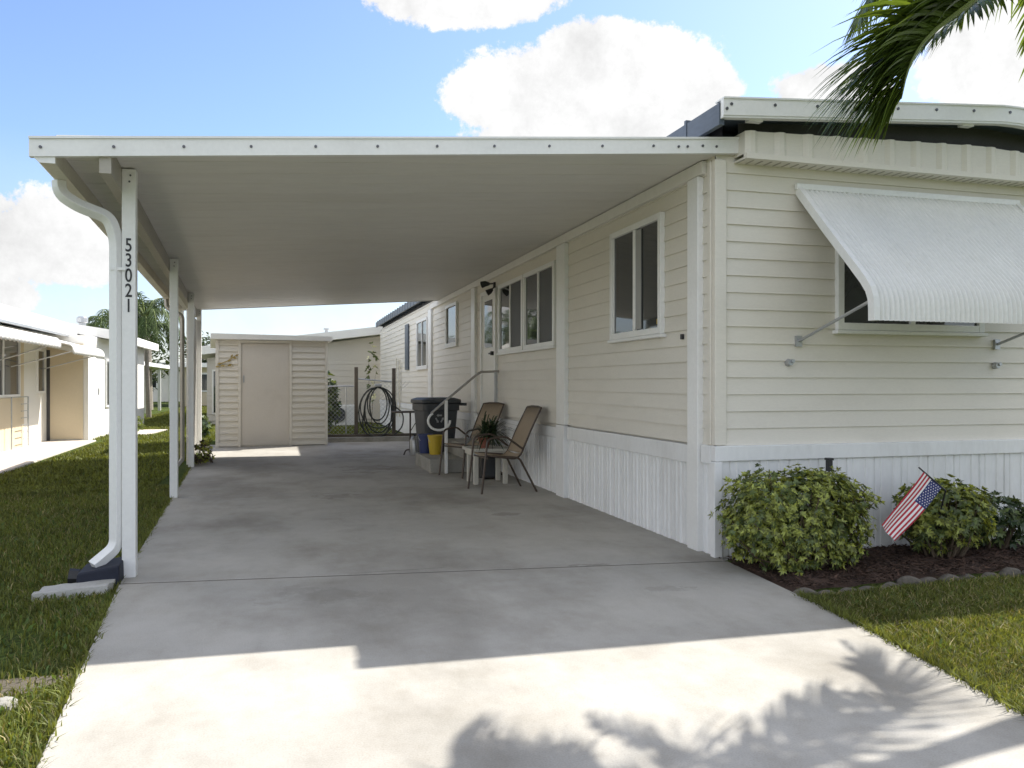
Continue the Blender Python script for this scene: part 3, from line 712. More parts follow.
# trellis ladder on the far wall
tr = thing('wall_trellis', 'slim wooden ladder trellis leaning on the far cream wall', 'trellis', (XW - .06, 21.6, .4))
mb = MB()
for y in (21.3, 21.9): mb.box((XW - .07, y, .40), (XW - .045, y + .05, 1.95 if y > 21.5 else 1.85))
for z in np.arange(.5, 1.9, .17): mb.box((XW - .068, 21.35, z), (XW - .047, 21.9, z + .025))
mb.build('frame', 'gutter', tr)

# ------------------------------------------------------------------ shed
sh = thing('storage_shed', 'cream sided storage shed with a plain putty door at the end of the carport', 'shed', (-.2, 18.4, 0), R(4.5))
sm = world_of(sh)
w0, w1, wd, ht = -1.09, 1.03, 2.4, 2.16
D0, D1 = -.645, .285
mb = MB()
mb.box((w0 + .02, -1.18, 0), (w1 - .02, wd - 1.2, ht - .02))
siding(mb, (w0, -1.2), (D0 - .03, -1.2), (0, -1), .02, ht, .125, .030); siding(mb, (D1 + .03, -1.2), (w1, -1.2), (0, -1), .02, ht, .125, .030)
siding(mb, (w1, -1.2), (w1, wd - 1.2), (1, 0), .02, ht, .115); siding(mb, (w0, wd - 1.2), (w0, -1.2), (-1, 0), .02, ht, .115)
mb.build('wall', 'siding', sh, local=True)
for a_ in ((w0 - .03, w0 + .03), (w1 - .03, w1 + .02)): MB().box((a_[0], -1.238, 0), (a_[1], -1.17, ht)).build('corner_trim', 'siding', sh, local=True)
MB().box((D0 - .05, -1.238, 0), (D0, -1.185, 2.07)).box((D1, -1.238, 0), (D1 + .05, -1.185, 2.07)).box((D0 - .05, -1.243, 2.0705), (D1 + .05, -1.185, 2.12)).build('door_frame', 'siding', sh, local=True)
d = MB().box((D0 + .005, -1.205, .03), (D1 - .005, -1.183, 2.06)).build('door', 'sheddoor', sh, local=True)
MB().box((D0 + .04, -1.225, 1.28), (D0 + .065, -1.206, 1.42)).build('handle', 'galv', d, local=True)
mb = MB(); mb.add([(w0 - .12, -1.36, 2.13), (w1 + .10, -1.36, 2.13), (w1 + .10, wd - 1.1, 2.06), (w0 - .12, wd - 1.1, 2.06), (w0 - .12, -1.36, 2.24), (w1 + .10, -1.36, 2.22), (w1 + .10, wd - 1.1, 2.16), (w0 - .12, wd - 1.1, 2.16)],
                  [(0, 3, 2, 1), (4, 5, 6, 7), (0, 1, 5, 4), (1, 2, 6, 5), (2, 3, 7, 6), (3, 0, 4, 7)])
mb.build('roof', 'whiteplastic', sh, local=True)
orn = thing('wall_ornament', 'yellow brown leaf sprig ornament hung on the shed siding', 'ornament', sm @ Vector((-.9, -1.24, 1.70)), R(4.5))
mb = MB(); mb.tube([(-.16, -.005, -.06), (0, -.012, .0), (.14, -.005, .10)], .01, 6); mb.tube([(-.15, -.005, -.10), (.12, -.008, -.095)], .007, 6)
for (x, z, a, l) in ((.14, .10, 25, .08), (.06, .06, 60, .09), (-.02, 0, 10, .10), (-.1, -.03, 200, .1), (-.03, -.1, 170, .10), (.0, -.09, 20, .10), (-.14, -.1, 190, .09), (.1, .08, -20, .08)):
    ca, sa = math.cos(R(a)), math.sin(R(a))
    mb.add([(x, -.012, z), (x + ca * l * .5 - sa * .022, -.02, z + sa * l * .5 + ca * .022), (x + ca * l, -.012, z + sa * l), (x + ca * l * .5 + sa * .022, -.006, z + sa * l * .5 - ca * .022)], [(0, 1, 2, 3)])
mb.build('sprig', 'gold', orn, local=True)

# ------------------------------------------------------------------ gate, hose, kerb timber beside the shed
GYY = 18.15
mb = MB(); mb.box((.98, GYY - .22, -.05), (2.98, GYY - .06, .10)); tag(mb.build('concrete_step', 'stone', bevel=.008), 'low grey concrete step in front of the dark timber sill', 'step')
mb = MB(); mb.box((.98, GYY - .055, -.05), (2.98, GYY + .07, .155)); tag(mb.build('timber_sill', 'timber', bevel=.01), 'dark weathered timber sill lying beneath the hose fence', 'timber')
fn = thing('wire_fence', 'dark wire fence with two timber posts between the shed and the house', 'fence', (1.9, GYY, .1))
for x in (1.60, 2.42): MB().box((x - .038, GYY - .04, .157), (x + .038, GYY + .04, 1.62 if x < 2 else 1.6)).build('post', 'timber', fn, bevel=.006)
mb = MB(); mb.tube([(.98, GYY, 1.2), (1.55, GYY, 1.2)], .015, 6); mb.tube([(1.65, GYY, 1.36), (2.37, GYY, 1.30)], .015, 6); mb.tube([(1.38, GYY, .17), (1.38, GYY, 1.2)], .012, 6)
mb.build('rail', 'galv', fn)
mb = MB()
for (xa, xb, zt_) in ((.98, 1.55, 1.18), (1.65, 2.37, 1.3)):
    x = xa
    while x < xb + 1.1:
        for s in (1, -1):
            a = Vector((x, GYY, .16)); b = Vector((x + s * -1 * (zt_ - .16), GYY, zt_))
            # clip the diagonal wire to the bay
            t0, t1 = 0, 1
            dx = b.x - a.x
            for lim, sg in ((xa, 1), (xb, -1)):
                fa = (a.x - lim) * sg; fb = (b.x - lim) * sg
                if fa < 0 and fb < 0: t0, t1 = 1, 0
                elif fa < 0: t0 = max(t0, fa / (fa - fb))
                elif fb < 0: t1 = min(t1, fa / (fa - fb))
            if t1 > t0: mb.tube([a.lerp(b, t0), a.lerp(b, t1)], .0025, 3, cap=False)
        x += .09
    x = xa - 1.1
    while x < xa:
        a = Vector((x, GYY, .16)); b = Vector((x + (zt_ - .16), GYY, zt_))
        fa, fb = a.x - xa, b.x - xa
        if fb > 0:
            t0 = fa / (fa - fb); mb.tube([a.lerp(b, t0), b], .0025, 3, cap=False)
        x += .09
mb.build('wire_mesh', 'galv', fn)
hs = thing('garden_hose', 'black garden hose coiled in tall loops hung on the wire fence', 'hose', (2.05, GYY - .1, .5))
mb = MB(); pts = []
for k in range(6 * 24):
    a = 2 * math.pi * k / 24; l = k // 24
    rx = .30 + .10 * math.sin(l * 2.1); rz_ = .46 + .10 * math.cos(l * 1.7)
    pts.append((2.06 + .05 * math.sin(l * 3) + rx * math.sin(a), GYY - .08 - .02 * math.sin(l * 1.3) - .006 * l, .72 - .10 * math.cos(l * 1.7) + rz_ * math.cos(a)))
mb.tube(pts, .014, 6); mb.tube(bend([(1.78, GYY - .12, .75), (1.72, GYY - .12, .4), (1.76, GYY - .14, .18), (1.95, GYY - .16, .12)], .12), .017, 6)
mb.tube(bend([(2.36, GYY - .12, .8), (2.62, GYY - .12, .62), (2.60, GYY - .14, .3), (2.40, GYY - .16, .125)], .14), .016, 6)
mb.build('coil', 'hose', hs, smooth=True)
MB().box((1.98, GYY - .16, 1.19), (2.14, GYY - .05, 1.25)).build('hanger', 'galv', hs, bevel=.01)

# ------------------------------------------------------------------ house behind the shed
bh = thing('rear_house', 'beige house with pale sloping roof edge behind the shed', 'house', (.6, 26, 0))
mb = MB(); siding(mb, (-2.2, 27.3), (5.6, 27.3), (0, -1), .1, 2.0, .2)
mb.add([(-2.2, 27.3, 2.0), (5.6, 27.3, 2.0), (5.6, 27.3, 2.8), (3.6, 27.3, 2.9), (-2.2, 27.3, 2.05)], [(0, 1, 2, 3, 4)])
mb.box((-2.2, 27.32, -.05), (5.6, 38, 2.0)); M['greige'] = mat('greige siding', (0.50, 0.47, 0.41), .7, .05, 1, 20); mb.build('wall', 'greige', bh)
mb = MB()
for (xa, za, xb, zb) in ((-2.6, 2.12, 3.6, 2.93), (3.6, 2.93, 6.0, 2.75)):
    mb.add([(xa, 26.85, za), (xb, 26.85, zb), (xb, 38.4, zb), (xa, 38.4, za), (xa, 26.85, za + .26), (xb, 26.85, zb + .26), (xb, 38.4, zb + .26), (xa, 38.4, za + .26)], [(0, 3, 2, 1), (4, 5, 6, 7), (0, 1, 5, 4), (1, 2, 6, 5), (2, 3, 7, 6), (3, 0, 4, 7)])
mb.build('roof', 'whiteplastic', bh)
MB().lathe((1.6, 30, 3.0), [(.06, 0), (.06, .18), (.1, .19), (.1, .24)], 10).build('vent_pipe', 'galv', bh)
w = MB().box((-2.05, 27.25, .3), (-1.5, 27.285, 1.7)).build('window', 'whiteplastic', bh)
MB().box((-2.0, 27.235, .35), (-1.55, 27.249, 1.65)).build('pane', 'glass', w)
ac = thing('air_conditioner', 'white outdoor air conditioning unit with a round fan on the far lawn', 'air conditioner', (1.9, 25.2, 0))
MB().box((1.42, 25.0, 0), (2.25, 25.4, .62)).build('casing', 'acwhite', ac, bevel=.02)
mb = MB().tube([(1.68, 24.997, .33), (1.68, 24.97, .33)], .22, 24)
for k in range(4): mb.tube([(1.68 + .05 * k * math.cos(a) + .0, 24.965, .33 + .05 * k * math.sin(a)) for a in [2 * math.pi * i / 24 for i in range(25)]], .006, 4)
mb.build('fan_grille', 'bin', ac)

# ------------------------------------------------------------------ leafy plants
def leaf_card(mb, p, d, ln, w, mi=0, droop=.3, up=Vector((0, 0, 1))):
    d = d.normalized(); s = d.cross(up)
    if s.length < .05: s = Vector((1, 0, 0))
    s = s.normalized() * w; m1 = p + d * ln * .45 + Vector((0, 0, .04 * ln)); e = p + d * ln + Vector((0, 0, -droop * ln))
    mb.add([p, m1 - s, m1 + s, e], [(0, 1, 3, 2)], mi)

def shrub(name, label, c, rx, ry, zc, rzz, n, ln=.06, mats=('shrubleaf', 'shrubleaf2'), lobes=None, power=2.6, group=None, seed=1, mixp=.35):
    rd = random.Random(seed)
    t = thing(name, label, 'shrub', (c[0], c[1], -.05), 0, group)
    mb = MB(); tips = []
    for k in range(n):
        u = Vector((rd.gauss(0, 1), rd.gauss(0, 1), rd.gauss(0, 1))).normalized()
        e = (abs(u.x) ** power + abs(u.y) ** power + abs(u.z) ** power) ** (-1 / power)
        rad = rd.uniform(.35, 1.0) ** .45
        bumpy = 1 + .20 * mnoise.noise(u * 2.3 + Vector((seed, 0, 0))) + .20 * mnoise.noise(u * 5 + Vector((0, seed, 0)))
        if rd.random() < .035: rad = rd.uniform(1.0, 1.07)
        q = Vector((c[0] + u.x * e * rx * rad * bumpy, c[1] + u.y * e * ry * rad * bumpy, zc + u.z * e * rzz * rad * bumpy))
        if lobes and lobes(q): continue
        if mnoise.noise(q * 9 + Vector((seed, 2, 5))) < -.28 or (q.z < .2 and rd.random() < .45): continue
        if q.z < .02: q.z = .02 + rd.random() * .05
        out = (u + Vector((0, 0, .5)) + Vector((rd.gauss(0, .4), rd.gauss(0, .4), rd.gauss(0, .4)))).normalized()
        mi = 1 if rd.random() < mixp else 0
        nl = rd.randint(5, 7); s1 = out.orthogonal().normalized(); s2 = out.cross(s1)
        for j in range(nl):
            a = 2 * math.pi * j / nl + rd.random() * .4
            dv = (s1 * math.cos(a) + s2 * math.sin(a)) * .85 + out * .45
            leaf_card(mb, q, dv, ln * rd.uniform(.7, 1.25), ln * rd.uniform(.2, .29), mi, rd.uniform(-.05, .35), up=out)
        if k % 24 == 0: tips.append(q)
    mb.build('foliage', list(mats), t)
    sm_ = MB()
    for q in tips:
        b = Vector((c[0] + (q.x - c[0]) * .25 + rd.gauss(0, .03), c[1] + (q.y - c[1]) * .25, -.05)); md = b.lerp(q, .5) + Vector((rd.gauss(0, .03), rd.gauss(0, .03), .04))
        sm_.tube([b, md, q], [.010, .007, .003], 5)
    sm_.build('stem', 'stem', t)
    return t
g1 = at_depth(793, 520, 5.30)
def notch(q):     # the dip between the bush's two domes
    return abs(q.x - (g1.x + .05)) < .05 and q.z > .52
shrub('leafy_shrub', 'broad dense yellow green bush in front of the house corner, larger of the two', (3.37, 4.83), .47, .29, .33, .31, 5400, .033, lobes=notch, power=4.2, seed=3, group='bushes in the mulch bed')
shrub('leafy_shrub', 'smaller loose yellow green bush beside the small flag', (4.62, 4.86), .34, .26, .30, .24, 2000, .037, power=2.3, seed=8, group='bushes in the mulch bed', mixp=.45)
shrub('dark_shrub', 'dark leaved plant right of the smaller yellow green bush', (5.22, 5.0), .30, .22, .22, .19, 420, .05, mats=('leafdark', 'shrubleaf2'), power=2, seed=12)
shrub('flowering_shrub', 'tall sparse plant with pale flowers at the far house corner', (2.62, 24.6), .16, .2, 1.7, 1.0, 34, .10, mats=('flowerw', 'shrubleaf2'), power=2, seed=5, mixp=.75)
shrub('garden_plant', 'slim dark plant growing right behind the shed corner', (1.15, 21.5), .30, .30, .8, .7, 260, .13, mats=('shrubleaf2', 'leafdark'), power=2, seed=6)
shrub('weed_plant', 'straggly weeds growing at the foot of the carport side panel', (-1.22, 14.2), .16, .75, .08, .22, 170, .07, mats=('shrubleaf', 'stem'), power=2, seed=9, mixp=.35)
shrub('hedge_plant', 'small green bush in the gap between the carport and the shed', (-1.8, 20.5), .2, .35, .22, .26, 160, .12, mats=('shrubleaf2', 'leafdark'), power=2, seed=19)

# mulch bed with chips
bed = [(2.95, 4.38), (3.4, 4.30), (4.3, 4.36), (5.2, 4.42), (7.4, 4.45), (7.4, 5.30), (3.05, 5.30)]
mb = MB(); nx_, ny_ = 70, 14; vs = []
for j in range(ny_ + 1):
    for i in range(nx_ + 1):
        x0 = 2.99 + (j / ny_) * .06; x = x0 + (7.4 - x0) * i / nx_; y = (4.37 + .06 * math.sin(x * 1.7)) + (5.29 - 4.4) * j / ny_
        e = min(1, j / 2.5, (ny_ - j) / 1.0 + .4, i / 2 + .2)
        vs.append((x, y, -.045 + .05 * e + .02 * mnoise.noise(Vector((x * 6, y * 6, 0)))))
mb.add(vs, [(j * (nx_ + 1) + i, j * (nx_ + 1) + i + 1, (j + 1) * (nx_ + 1) + i + 1, (j + 1) * (nx_ + 1) + i) for j in range(ny_) for i in range(nx_)])
for k in range(6800):
    x = random.uniform(3.02, 7.3); y = random.uniform(4.36, 5.26); z = .01 + .02 * mnoise.noise(Vector((x * 6, y * 6, 0)))
    a = random.uniform(0, 6.28); l = random.uniform(.012, .04); w_ = random.uniform(.004, .01); tl = random.gauss(0, .3)
    dx, dy = math.cos(a) * l, math.sin(a) * l; ex_, ey_ = -math.sin(a) * w_, math.cos(a) * w_
    mb.add([(x - dx, y - dy, z - tl * l), (x + ex_, y + ey_, z + .006), (x + dx, y + dy, z + tl * l), (x - ex_, y - ey_, z + .003)], [(0, 1, 2, 3)])
tag(mb.build('mulch', 'mulch'), kind='stuff')
# scalloped edging stones
proto = None
for k in range(17):
    x = 3.03 + k * .165; y = 4.31 + .05 * math.sin(x * 1.7) + random.uniform(-.012, .012)
    if proto is None:
        mb = MB(); vs = []; n_ = 10
        prof = [(-.075, -.06)] + [(-.075 + .15 * i / n_, .035 + .028 * math.sin(math.pi * i / n_)) for i in range(n_ + 1)] + [(.075, -.06)]
        mb.sweep(prof, (0, -.028, 0), (0, .028, 0), (1, 0, 0), (0, 0, 1))
        proto = mb.build('edging_stone', 'edging', bevel=.010); o = proto
        tag(o, 'old mossy scalloped concrete edging stone in the row along the mulch bed', 'edging stone', 'edging stones along the mulch bed')
    else: o = proto.copy(); COL.objects.link(o)
    o.location = (x + random.uniform(-.012, .012), y + random.uniform(-.015, .015), random.uniform(-.07, -.035)); o.rotation_euler = (R(random.gauss(0, 9)), R(random.gauss(0, 6)), R(random.gauss(0, 10)))

# ------------------------------------------------------------------ flag
DF = 5.58
A_, B_, Cc, D_ = at_depth(923.5, 471, DF), at_depth(942, 487, DF + .02), at_depth(896, 541, DF - .10), at_depth(879.5, 524, DF - .08)
base = Vector((B_.x + .16, B_.y + .30, -.03))
fg = thing('garden_flag', 'small stars and stripes flag on a leaning stake in the mulch bed', 'flag', base)
u = (B_ - A_).normalized(); top = A_ - u * .045
nrm = ((B_ - A_).cross(D_ - A_)).normalized()
if nrm.dot(Vector((0, 0, H)) - A_) < 0: nrm = -nrm
low = B_ + u * .035
MB().tube([top, A_, B_, low, low.lerp(base, .5), base], [.005, .0055, .0055, .006, .006, .006], 8).build('pole', 'black', fg, smooth=True)
def fp(s, t):   # s along the hoist from B (0) to A (1); t along the fly
    p = B_.lerp(A_, s).lerp(Cc.lerp(D_, s), t)
    return p + nrm * (.012 * math.sin(t * 5 + s * 2.2) * t + .008 * math.sin(s * 7 + 1) * (.4 + t) - .05 * max(0, .22 - s) * (t + .2)) + u * (.01 * math.sin(t * 3))
mb = MB(); NT = 30
for i in range(13):
    for j in range(NT):
        s0, s1, t0, t1 = i / 13, (i + 1) / 13, j / NT, (j + 1) / NT
        canton = i < 7 and t0 < .4 - 1e-6
        mi = 2 if canton else (0 if i % 2 == 0 else 1)
        mb.add([fp(s0, t0), fp(s1, t0), fp(s1, t1), fp(s0, t1)], [(0, 1, 2, 3)], mi)
cl_ = mb.build('cloth', ['red', 'flagwhite', 'flagblue'], fg, smooth=True)
mb = MB()
for r_ in range(9):
    for c_ in range(11):
        if (r_ + c_) % 2: continue
        s = (r_ + 1) / 10 * 7 / 13; t = (c_ + 1) / 12 * .4
        ctr = fp(s, t) + nrm * .0025; e1 = (A_ - B_).normalized(); e2 = nrm.cross(e1); rr = .0058
        ps = [ctr + (e1 * math.cos(math.pi * k / 5) + e2 * math.sin(math.pi * k / 5)) * (rr if k % 2 == 0 else rr * .45) for k in range(10)]
        mb.add(ps, [tuple(range(10))])
mb.build('stars', 'flagwhite', cl_)
# solar garden light stake behind the bush
sl = thing('solar_light', 'dark solar garden light stake behind the larger bush', 'garden light', (3.88, 5.16, 0))
MB().tube([(3.88, 5.16, -.02), (3.88, 5.16, .62)], .008, 8).build('stake', 'black', sl)
MB().box((3.862, 5.14, .61), (3.898, 5.18, .69)).box((3.856, 5.135, .69), (3.904, 5.185, .708)).build('lamp_head', 'black', sl, bevel=.004)

# ------------------------------------------------------------------ near palm
def frond(palm, ctrl, nl, llen, wid, seed, mats=('rachis', 'palmleaf'), side_hint=None, droop=.55, r0=.02, bare=.12, fwd=.75, fold=None):
    rd = random.Random(seed)
    P = [Vector(p) for p in ctrl]
    def cr(t):
        n_ = len(P) - 1; x = t * n_; i = min(int(x), n_ - 1); f_ = x - i
        p0, p1, p2, p3 = P[max(i - 1, 0)], P[i], P[i + 1], P[min(i + 2, n_)]
        return .5 * ((2 * p1) + (p2 - p0) * f_ + (2 * p0 - 5 * p1 + 4 * p2 - p3) * f_ ** 2 + (3 * p1 - p0 - 3 * p2 + p3) * f_ ** 3)
    mb = MB()
    ts = [k / 16 for k in range(17)]
    mb.tube([cr(t) for t in ts], [r0 * (1 - .85 * t) + .002 for t in ts], 6, 0)
    for k in range(nl):
        t = bare + (1 - bare) * (k + rd.random() * .5) / nl
        p = cr(min(t, .999)); tg = (cr(min(t + .02, 1)) - cr(max(t - .02, 0))).normalized()
        up = Vector((0, 0, 1)) if side_hint is None else Vector(side_hint)
        sd = tg.cross(up)
        if sd.length < .05: sd = Vector((1, 0, 0))
        sd.normalize(); nn_ = sd.cross(tg).normalized()
        env = (.55 + .45 * math.sin(math.pi * min(1, (t - bare) / (1 - bare) * .95 + .12))) * (1 if t < .8 else 1 - (t - .8) * 1.6)
        for s in (-1, 1):
            ln = llen * env * rd.uniform(.8, 1.12)
            dv = (sd * s * rd.uniform(.75, 1) + tg * fwd * rd.uniform(.7, 1.3) + nn_ * rd.uniform(-.05, .35)).normalized()
            if fold: dv = (sd * s * rd.uniform(.15, .6) + tg * fwd * rd.uniform(.6, 1.3) + nn_ * fold * rd.uniform(.5, 1.1)).normalized()
            q = p.copy(); dirv = dv.copy(); pts = []; w0_ = wid * rd.uniform(.8, 1.15)
            for i in range(6):
                u_ = i / 5; w = w0_ * (.45 + 1.3 * u_ if u_ < .35 else (1 - u_) ** .7 * 1.15)
                ws = dirv.cross(nn_)
                ws = ws.normalized() * w if ws.length > .02 else sd * w
                pts += [q - ws, q + nn_ * w * .35, q + ws]
                dirv = (dirv + Vector((0, 0, -1)) * droop * .36 * rd.uniform(.7, 1.3)).normalized(); q = q + dirv * ln / 5
            fs_ = []
            for i in range(5): fs_ += [(3 * i, 3 * i + 1, 3 * i + 4, 3 * i + 3), (3 * i + 1, 3 * i + 2, 3 * i + 5, 3 * i + 4)]
            mb.add(pts, fs_, 1)
    return mb.build('frond', list(mats), palm)
K = Vector((4.42, 3.72, 3.72))
palm = thing('palm_tree', 'near palm with long drooping fronds hanging into the top right corner', 'palm tree', (5.95, 3.05, -.05))
tp = [Vector((5.95, 3.05, -.06)).lerp(K, t) + Vector((.35 * math.sin(math.pi * t) * .6, 0, -.1 * math.sin(math.pi * t))) for t in [k / 14 for k in range(15)]]
MB().tube(tp, [.14 - .006 * k + (.012 if k % 2 else 0) for k in range(15)], 12).build('trunk', 'trunk', palm, smooth=True)
def from_shadow(px, py, z):
    g = on_ground(px, py); return Vector((g.x + KX * z, g.y + KY * z, z))
V = [K, at_depth(1003, -22, 4.72), at_depth(968, 4, 4.6), at_depth(928, 36, 4.52), at_depth(909, 66, 4.47), at_depth(901, 98, 4.45)]
frond(palm, V, 230, .78, .0185, 1, side_hint=(-C_, S_, .1), droop=.5, r0=.022, fwd=.85, fold=.85)
S4 = [K, K + Vector((-.25, .1, .22)), at_depth(930, -38, 4.9), at_depth(885, -22, 5.0), at_depth(858, 22, 5.0)]
frond(palm, S4, 80, .52, .014, 2, droop=.6)
G_ = from_shadow
frond(palm, [K, K + Vector((.1, .15, .3)), G_(800, 735, 3.75), G_(850, 705, 3.4), G_(886, 697, 2.95)], 84, .40, .017, 3, droop=.45)
frond(palm, [K, K + Vector((.25, .2, .3)), G_(905, 705, 3.95), G_(868, 664, 3.75), G_(848, 646, 3.45)], 84, .36, .016, 4, droop=.45)
frond(palm, [K, K + Vector((-.2, -.1, .35)), G_(690, 760, 3.95), G_(650, 745, 3.6), G_(590, 722, 3.3)], 84, .40, .017, 5, droop=.5)
for k, (a, ln, h) in enumerate(((-35, 1.7, .3), (-65, 1.8, .5), (-105, 1.7, .35), (-135, 1.5, .55), (-50, 1.3, 1.1), (-90, 1.2, 1.2))):
    d_ = Vector((math.cos(R(a)), math.sin(R(a)), 0))
    frond(palm, [K, K + d_ * ln * .25 + Vector((0, 0, h * .55)), K + d_ * ln * .6 + Vector((0, 0, h * .75)), K + d_ * ln * .9 + Vector((0, 0, h * .35)), K + d_ * ln * 1.05 + Vector((0, 0, -.25))], 70, .5, .016, 20 + k, droop=.6)

# ------------------------------------------------------------------ far palms and trees
def far_palm(label, base, h, seed, crown=1.6, nf=16, r=.14):
    rd = random.Random(seed)
    t = thing('palm_tree', label, 'palm tree', base)
    b = Vector(base); top = b + Vector((rd.uniform(-.2, .2), rd.uniform(-.2, .2), h))
    MB().tube([b + Vector((0, 0, -.05)), b.lerp(top, .3), b.lerp(top, .7), top], [r * 1.2, r, r * .85, r * .75], 10).build('trunk', 'trunk', t, smooth=True)
    for k in range(nf):
        a = 2 * math.pi * k / nf + rd.uniform(-.2, .2); e = rd.uniform(-.9, 1.5); ln = crown * rd.uniform(.85, 1.15)
        d_ = Vector((math.cos(a), math.sin(a), 0))
        frond(t, [top, top + d_ * ln * .3 + Vector((0, 0, e * .5)), top + d_ * ln * .7 + Vector((0, 0, e * .55)), top + d_ * ln * .95 + Vector((0, 0, e * .3 - .5)), top + d_ * ln + Vector((0, 0, e * .1 - 1.1))], 34, .55, .022, seed * 50 + k, mats=('rachis', 'farpalm'), droop=.7, r0=.022)
    return t
g = on_ground(149, 417); far_palm('tall far palm on the side lawn seen between the first two carport posts', (g.x, g.y, -.05), 3.75, 4, 1.15, 24, .085)
far_palm('far palm behind the far white house, just left of the front carport post', (-7.3, 39.5, -.05), 3.9, 6, 1.3, 18, .12)
far_palm('far palm behind the second carport post', (-6.3, 44, -.05), 4.6, 9, 1.9, 16, .22)

def tree(label, base, h, rcr, seed, n=900, leaf=.22):
    rd = random.Random(seed); t = thing('leafy_tree', label, 'tree', base); b = Vector(base)
    tr_ = MB(); top = b + Vector((0, 0, h * .62)); tr_.tube([b, b.lerp(top, .5), top], [.2, .15, .08], 8)
    cl = []
    for k in range(11):
        a = rd.uniform(0, 6.28); rr_ = rcr * rd.uniform(.2, .85); c_ = b + Vector((math.cos(a) * rr_, math.sin(a) * rr_, h * rd.uniform(.4, .9)))
        cl.append((c_, rcr * rd.uniform(.3, .5))); tr_.tube([b.lerp(top, rd.uniform(.5, 1)), c_], [.06, .02], 5)
    tr_.build('trunk', 'stem', t)
    mb = MB()
    for k in range(n):
        c_, r_ = rd.choice(cl); u_ = Vector((rd.gauss(0, 1), rd.gauss(0, 1), rd.gauss(0, .8))).normalized() * r_ * rd.uniform(.5, 1.05)
        leaf_card(mb, c_ + u_, Vector((rd.gauss(0, 1), rd.gauss(0, 1), rd.gauss(0, .6))), leaf * rd.uniform(.7, 1.4), leaf * .35)
    mb.build('crown', 'farleaf', t); return t
tree('dark rounded tree at the end of the side lawn behind the tall far palm', (-9.2, 52, -.05), 4.2, 2.8, 3, 1500, .3)
tree('dark tree farthest along the side lawn beside the third carport post', (-5.0, 62, -.05), 4.6, 3.0, 5, 1400, .32)
tree('wide green tree behind the far white houses', (-19, 66, -.05), 5.0, 4.0, 7, 1500, .36)

# ------------------------------------------------------------------ neighbouring house on the left
nb = thing('neighbour_house', 'white and beige neighbouring house with low white roof on the left', 'house', (-6.5, 20, 0))
NX, NP = -4.95, -4.12
mb = MB()
mb.box((-10.5, 9.0, -.05), (NX, 20.2, 2.34)); mb.build('wall', 'stucco', nb)
w2_ = MB().box((-10.5, 20.2, -.05), (NP, 28.0, 2.34)).build('wing_wall', 'stucco', nb)
MB().box((NX + .01, 20.175, .03), (NP - .10, 20.195, 2.15)).build('entry_wall', 'beigewall', nb)
MB().box((NX + .002, 9.2, .0), (NX + .02, 18.45, .98)).build('shade_panel', 'beigewall', nb)  # beige over the same white wall paints in the awning's shade
MB().box((NX + .003, 18.15, .98), (NX + .018, 18.45, 2.2)).build('shade_strip', 'beigewall', nb)  # the painted awning shade carried up beside the window
mb = MB()
for (xa, za, xb, zb) in ((-4.55, 2.34, -7.6, 2.95), (-7.6, 2.95, -10.9, 2.34)):
    mb.add([(xa, 8.6, za), (xb, 8.6, zb), (xb, 21.2, zb), (xa, 21.2, za), (xa, 8.6, za + .27), (xb, 8.6, zb + .27), (xb, 21.2, zb + .27), (xa, 21.2, za + .27)], [(0, 1, 2, 3), (4, 7, 6, 5), (0, 4, 5, 1), (1, 5, 6, 2), (2, 6, 7, 3), (3, 7, 4, 0)])
mb.build('roof', 'whiteroof', nb)
mb = MB()
for (xa, za, xb, zb) in ((-3.75, 2.30, -7.4, 2.85), (-7.4, 2.85, -10.9, 2.3)):
    mb.add([(xa, 21.2, za), (xb, 21.2, zb), (xb, 28.4, zb), (xa, 28.4, za), (xa, 21.2, za + .22), (xb, 21.2, zb + .22), (xb, 28.4, zb + .22), (xa, 28.4, za + .22)], [(0, 1, 2, 3), (4, 7, 6, 5), (0, 4, 5, 1), (1, 5, 6, 2), (2, 6, 7, 3), (3, 7, 4, 0)])
mb.build('roof', 'whiteroof', nb)
MB().box((-4.56, 8.6, 2.30), (-4.51, 21.15, 2.345)).build('drip_edge', 'galv', nb)
MB().lathe((-4.6, 21.9, 2.62), [(.08, 0), (.08, .10), (.13, .12), (.13, .22), (.08, .26)], 12).build('roof_vent', 'galv', nb)
def nb_window(y0, y1, z0, z1, x, bars):
    mb = MB(); fw = .05
    mb.box((x, y0, z0), (x + .04, y0 + fw, z1)); mb.box((x, y1 - fw, z0), (x + .04, y1, z1)); mb.box((x, y0 + fw, z0), (x + .04, y1 - fw, z0 + fw)); mb.box((x, y0 + fw, z1 - fw), (x + .04, y1 - fw, z1))
    for b in bars: mb.box((x, b - .025, z0 + fw), (x + .035, b + .025, z1 - fw))
    w = mb.build('window', 'white', nb)
    MB().box((x + .003, y0 + fw, z0 + fw), (x + .012, y1 - fw, z1 - fw)).build('pane', 'glass', w)
nb_window(13.0, 18.15, 1.0, 2.2, NX + .001, (14.3, 15.6, 17.15))
nb_window(19.35, 19.95, 1.05, 2.0, NX + .001, ())
nb_window(22.0, 25.6, .68, 1.86, NP + .001, (22.9, 23.8, 24.7))
MB().box((-4.98, 20.17, 0), (-4.88, 20.174, 2.0)).build('corner_gap', 'darkgap', nb)  # dark strip painting in the shade of the corner gap
MB().box((NP + .001, 21.2, 1.0), (NP + .015, 21.3, 1.15)).build('outlet_box', 'galv', nb)
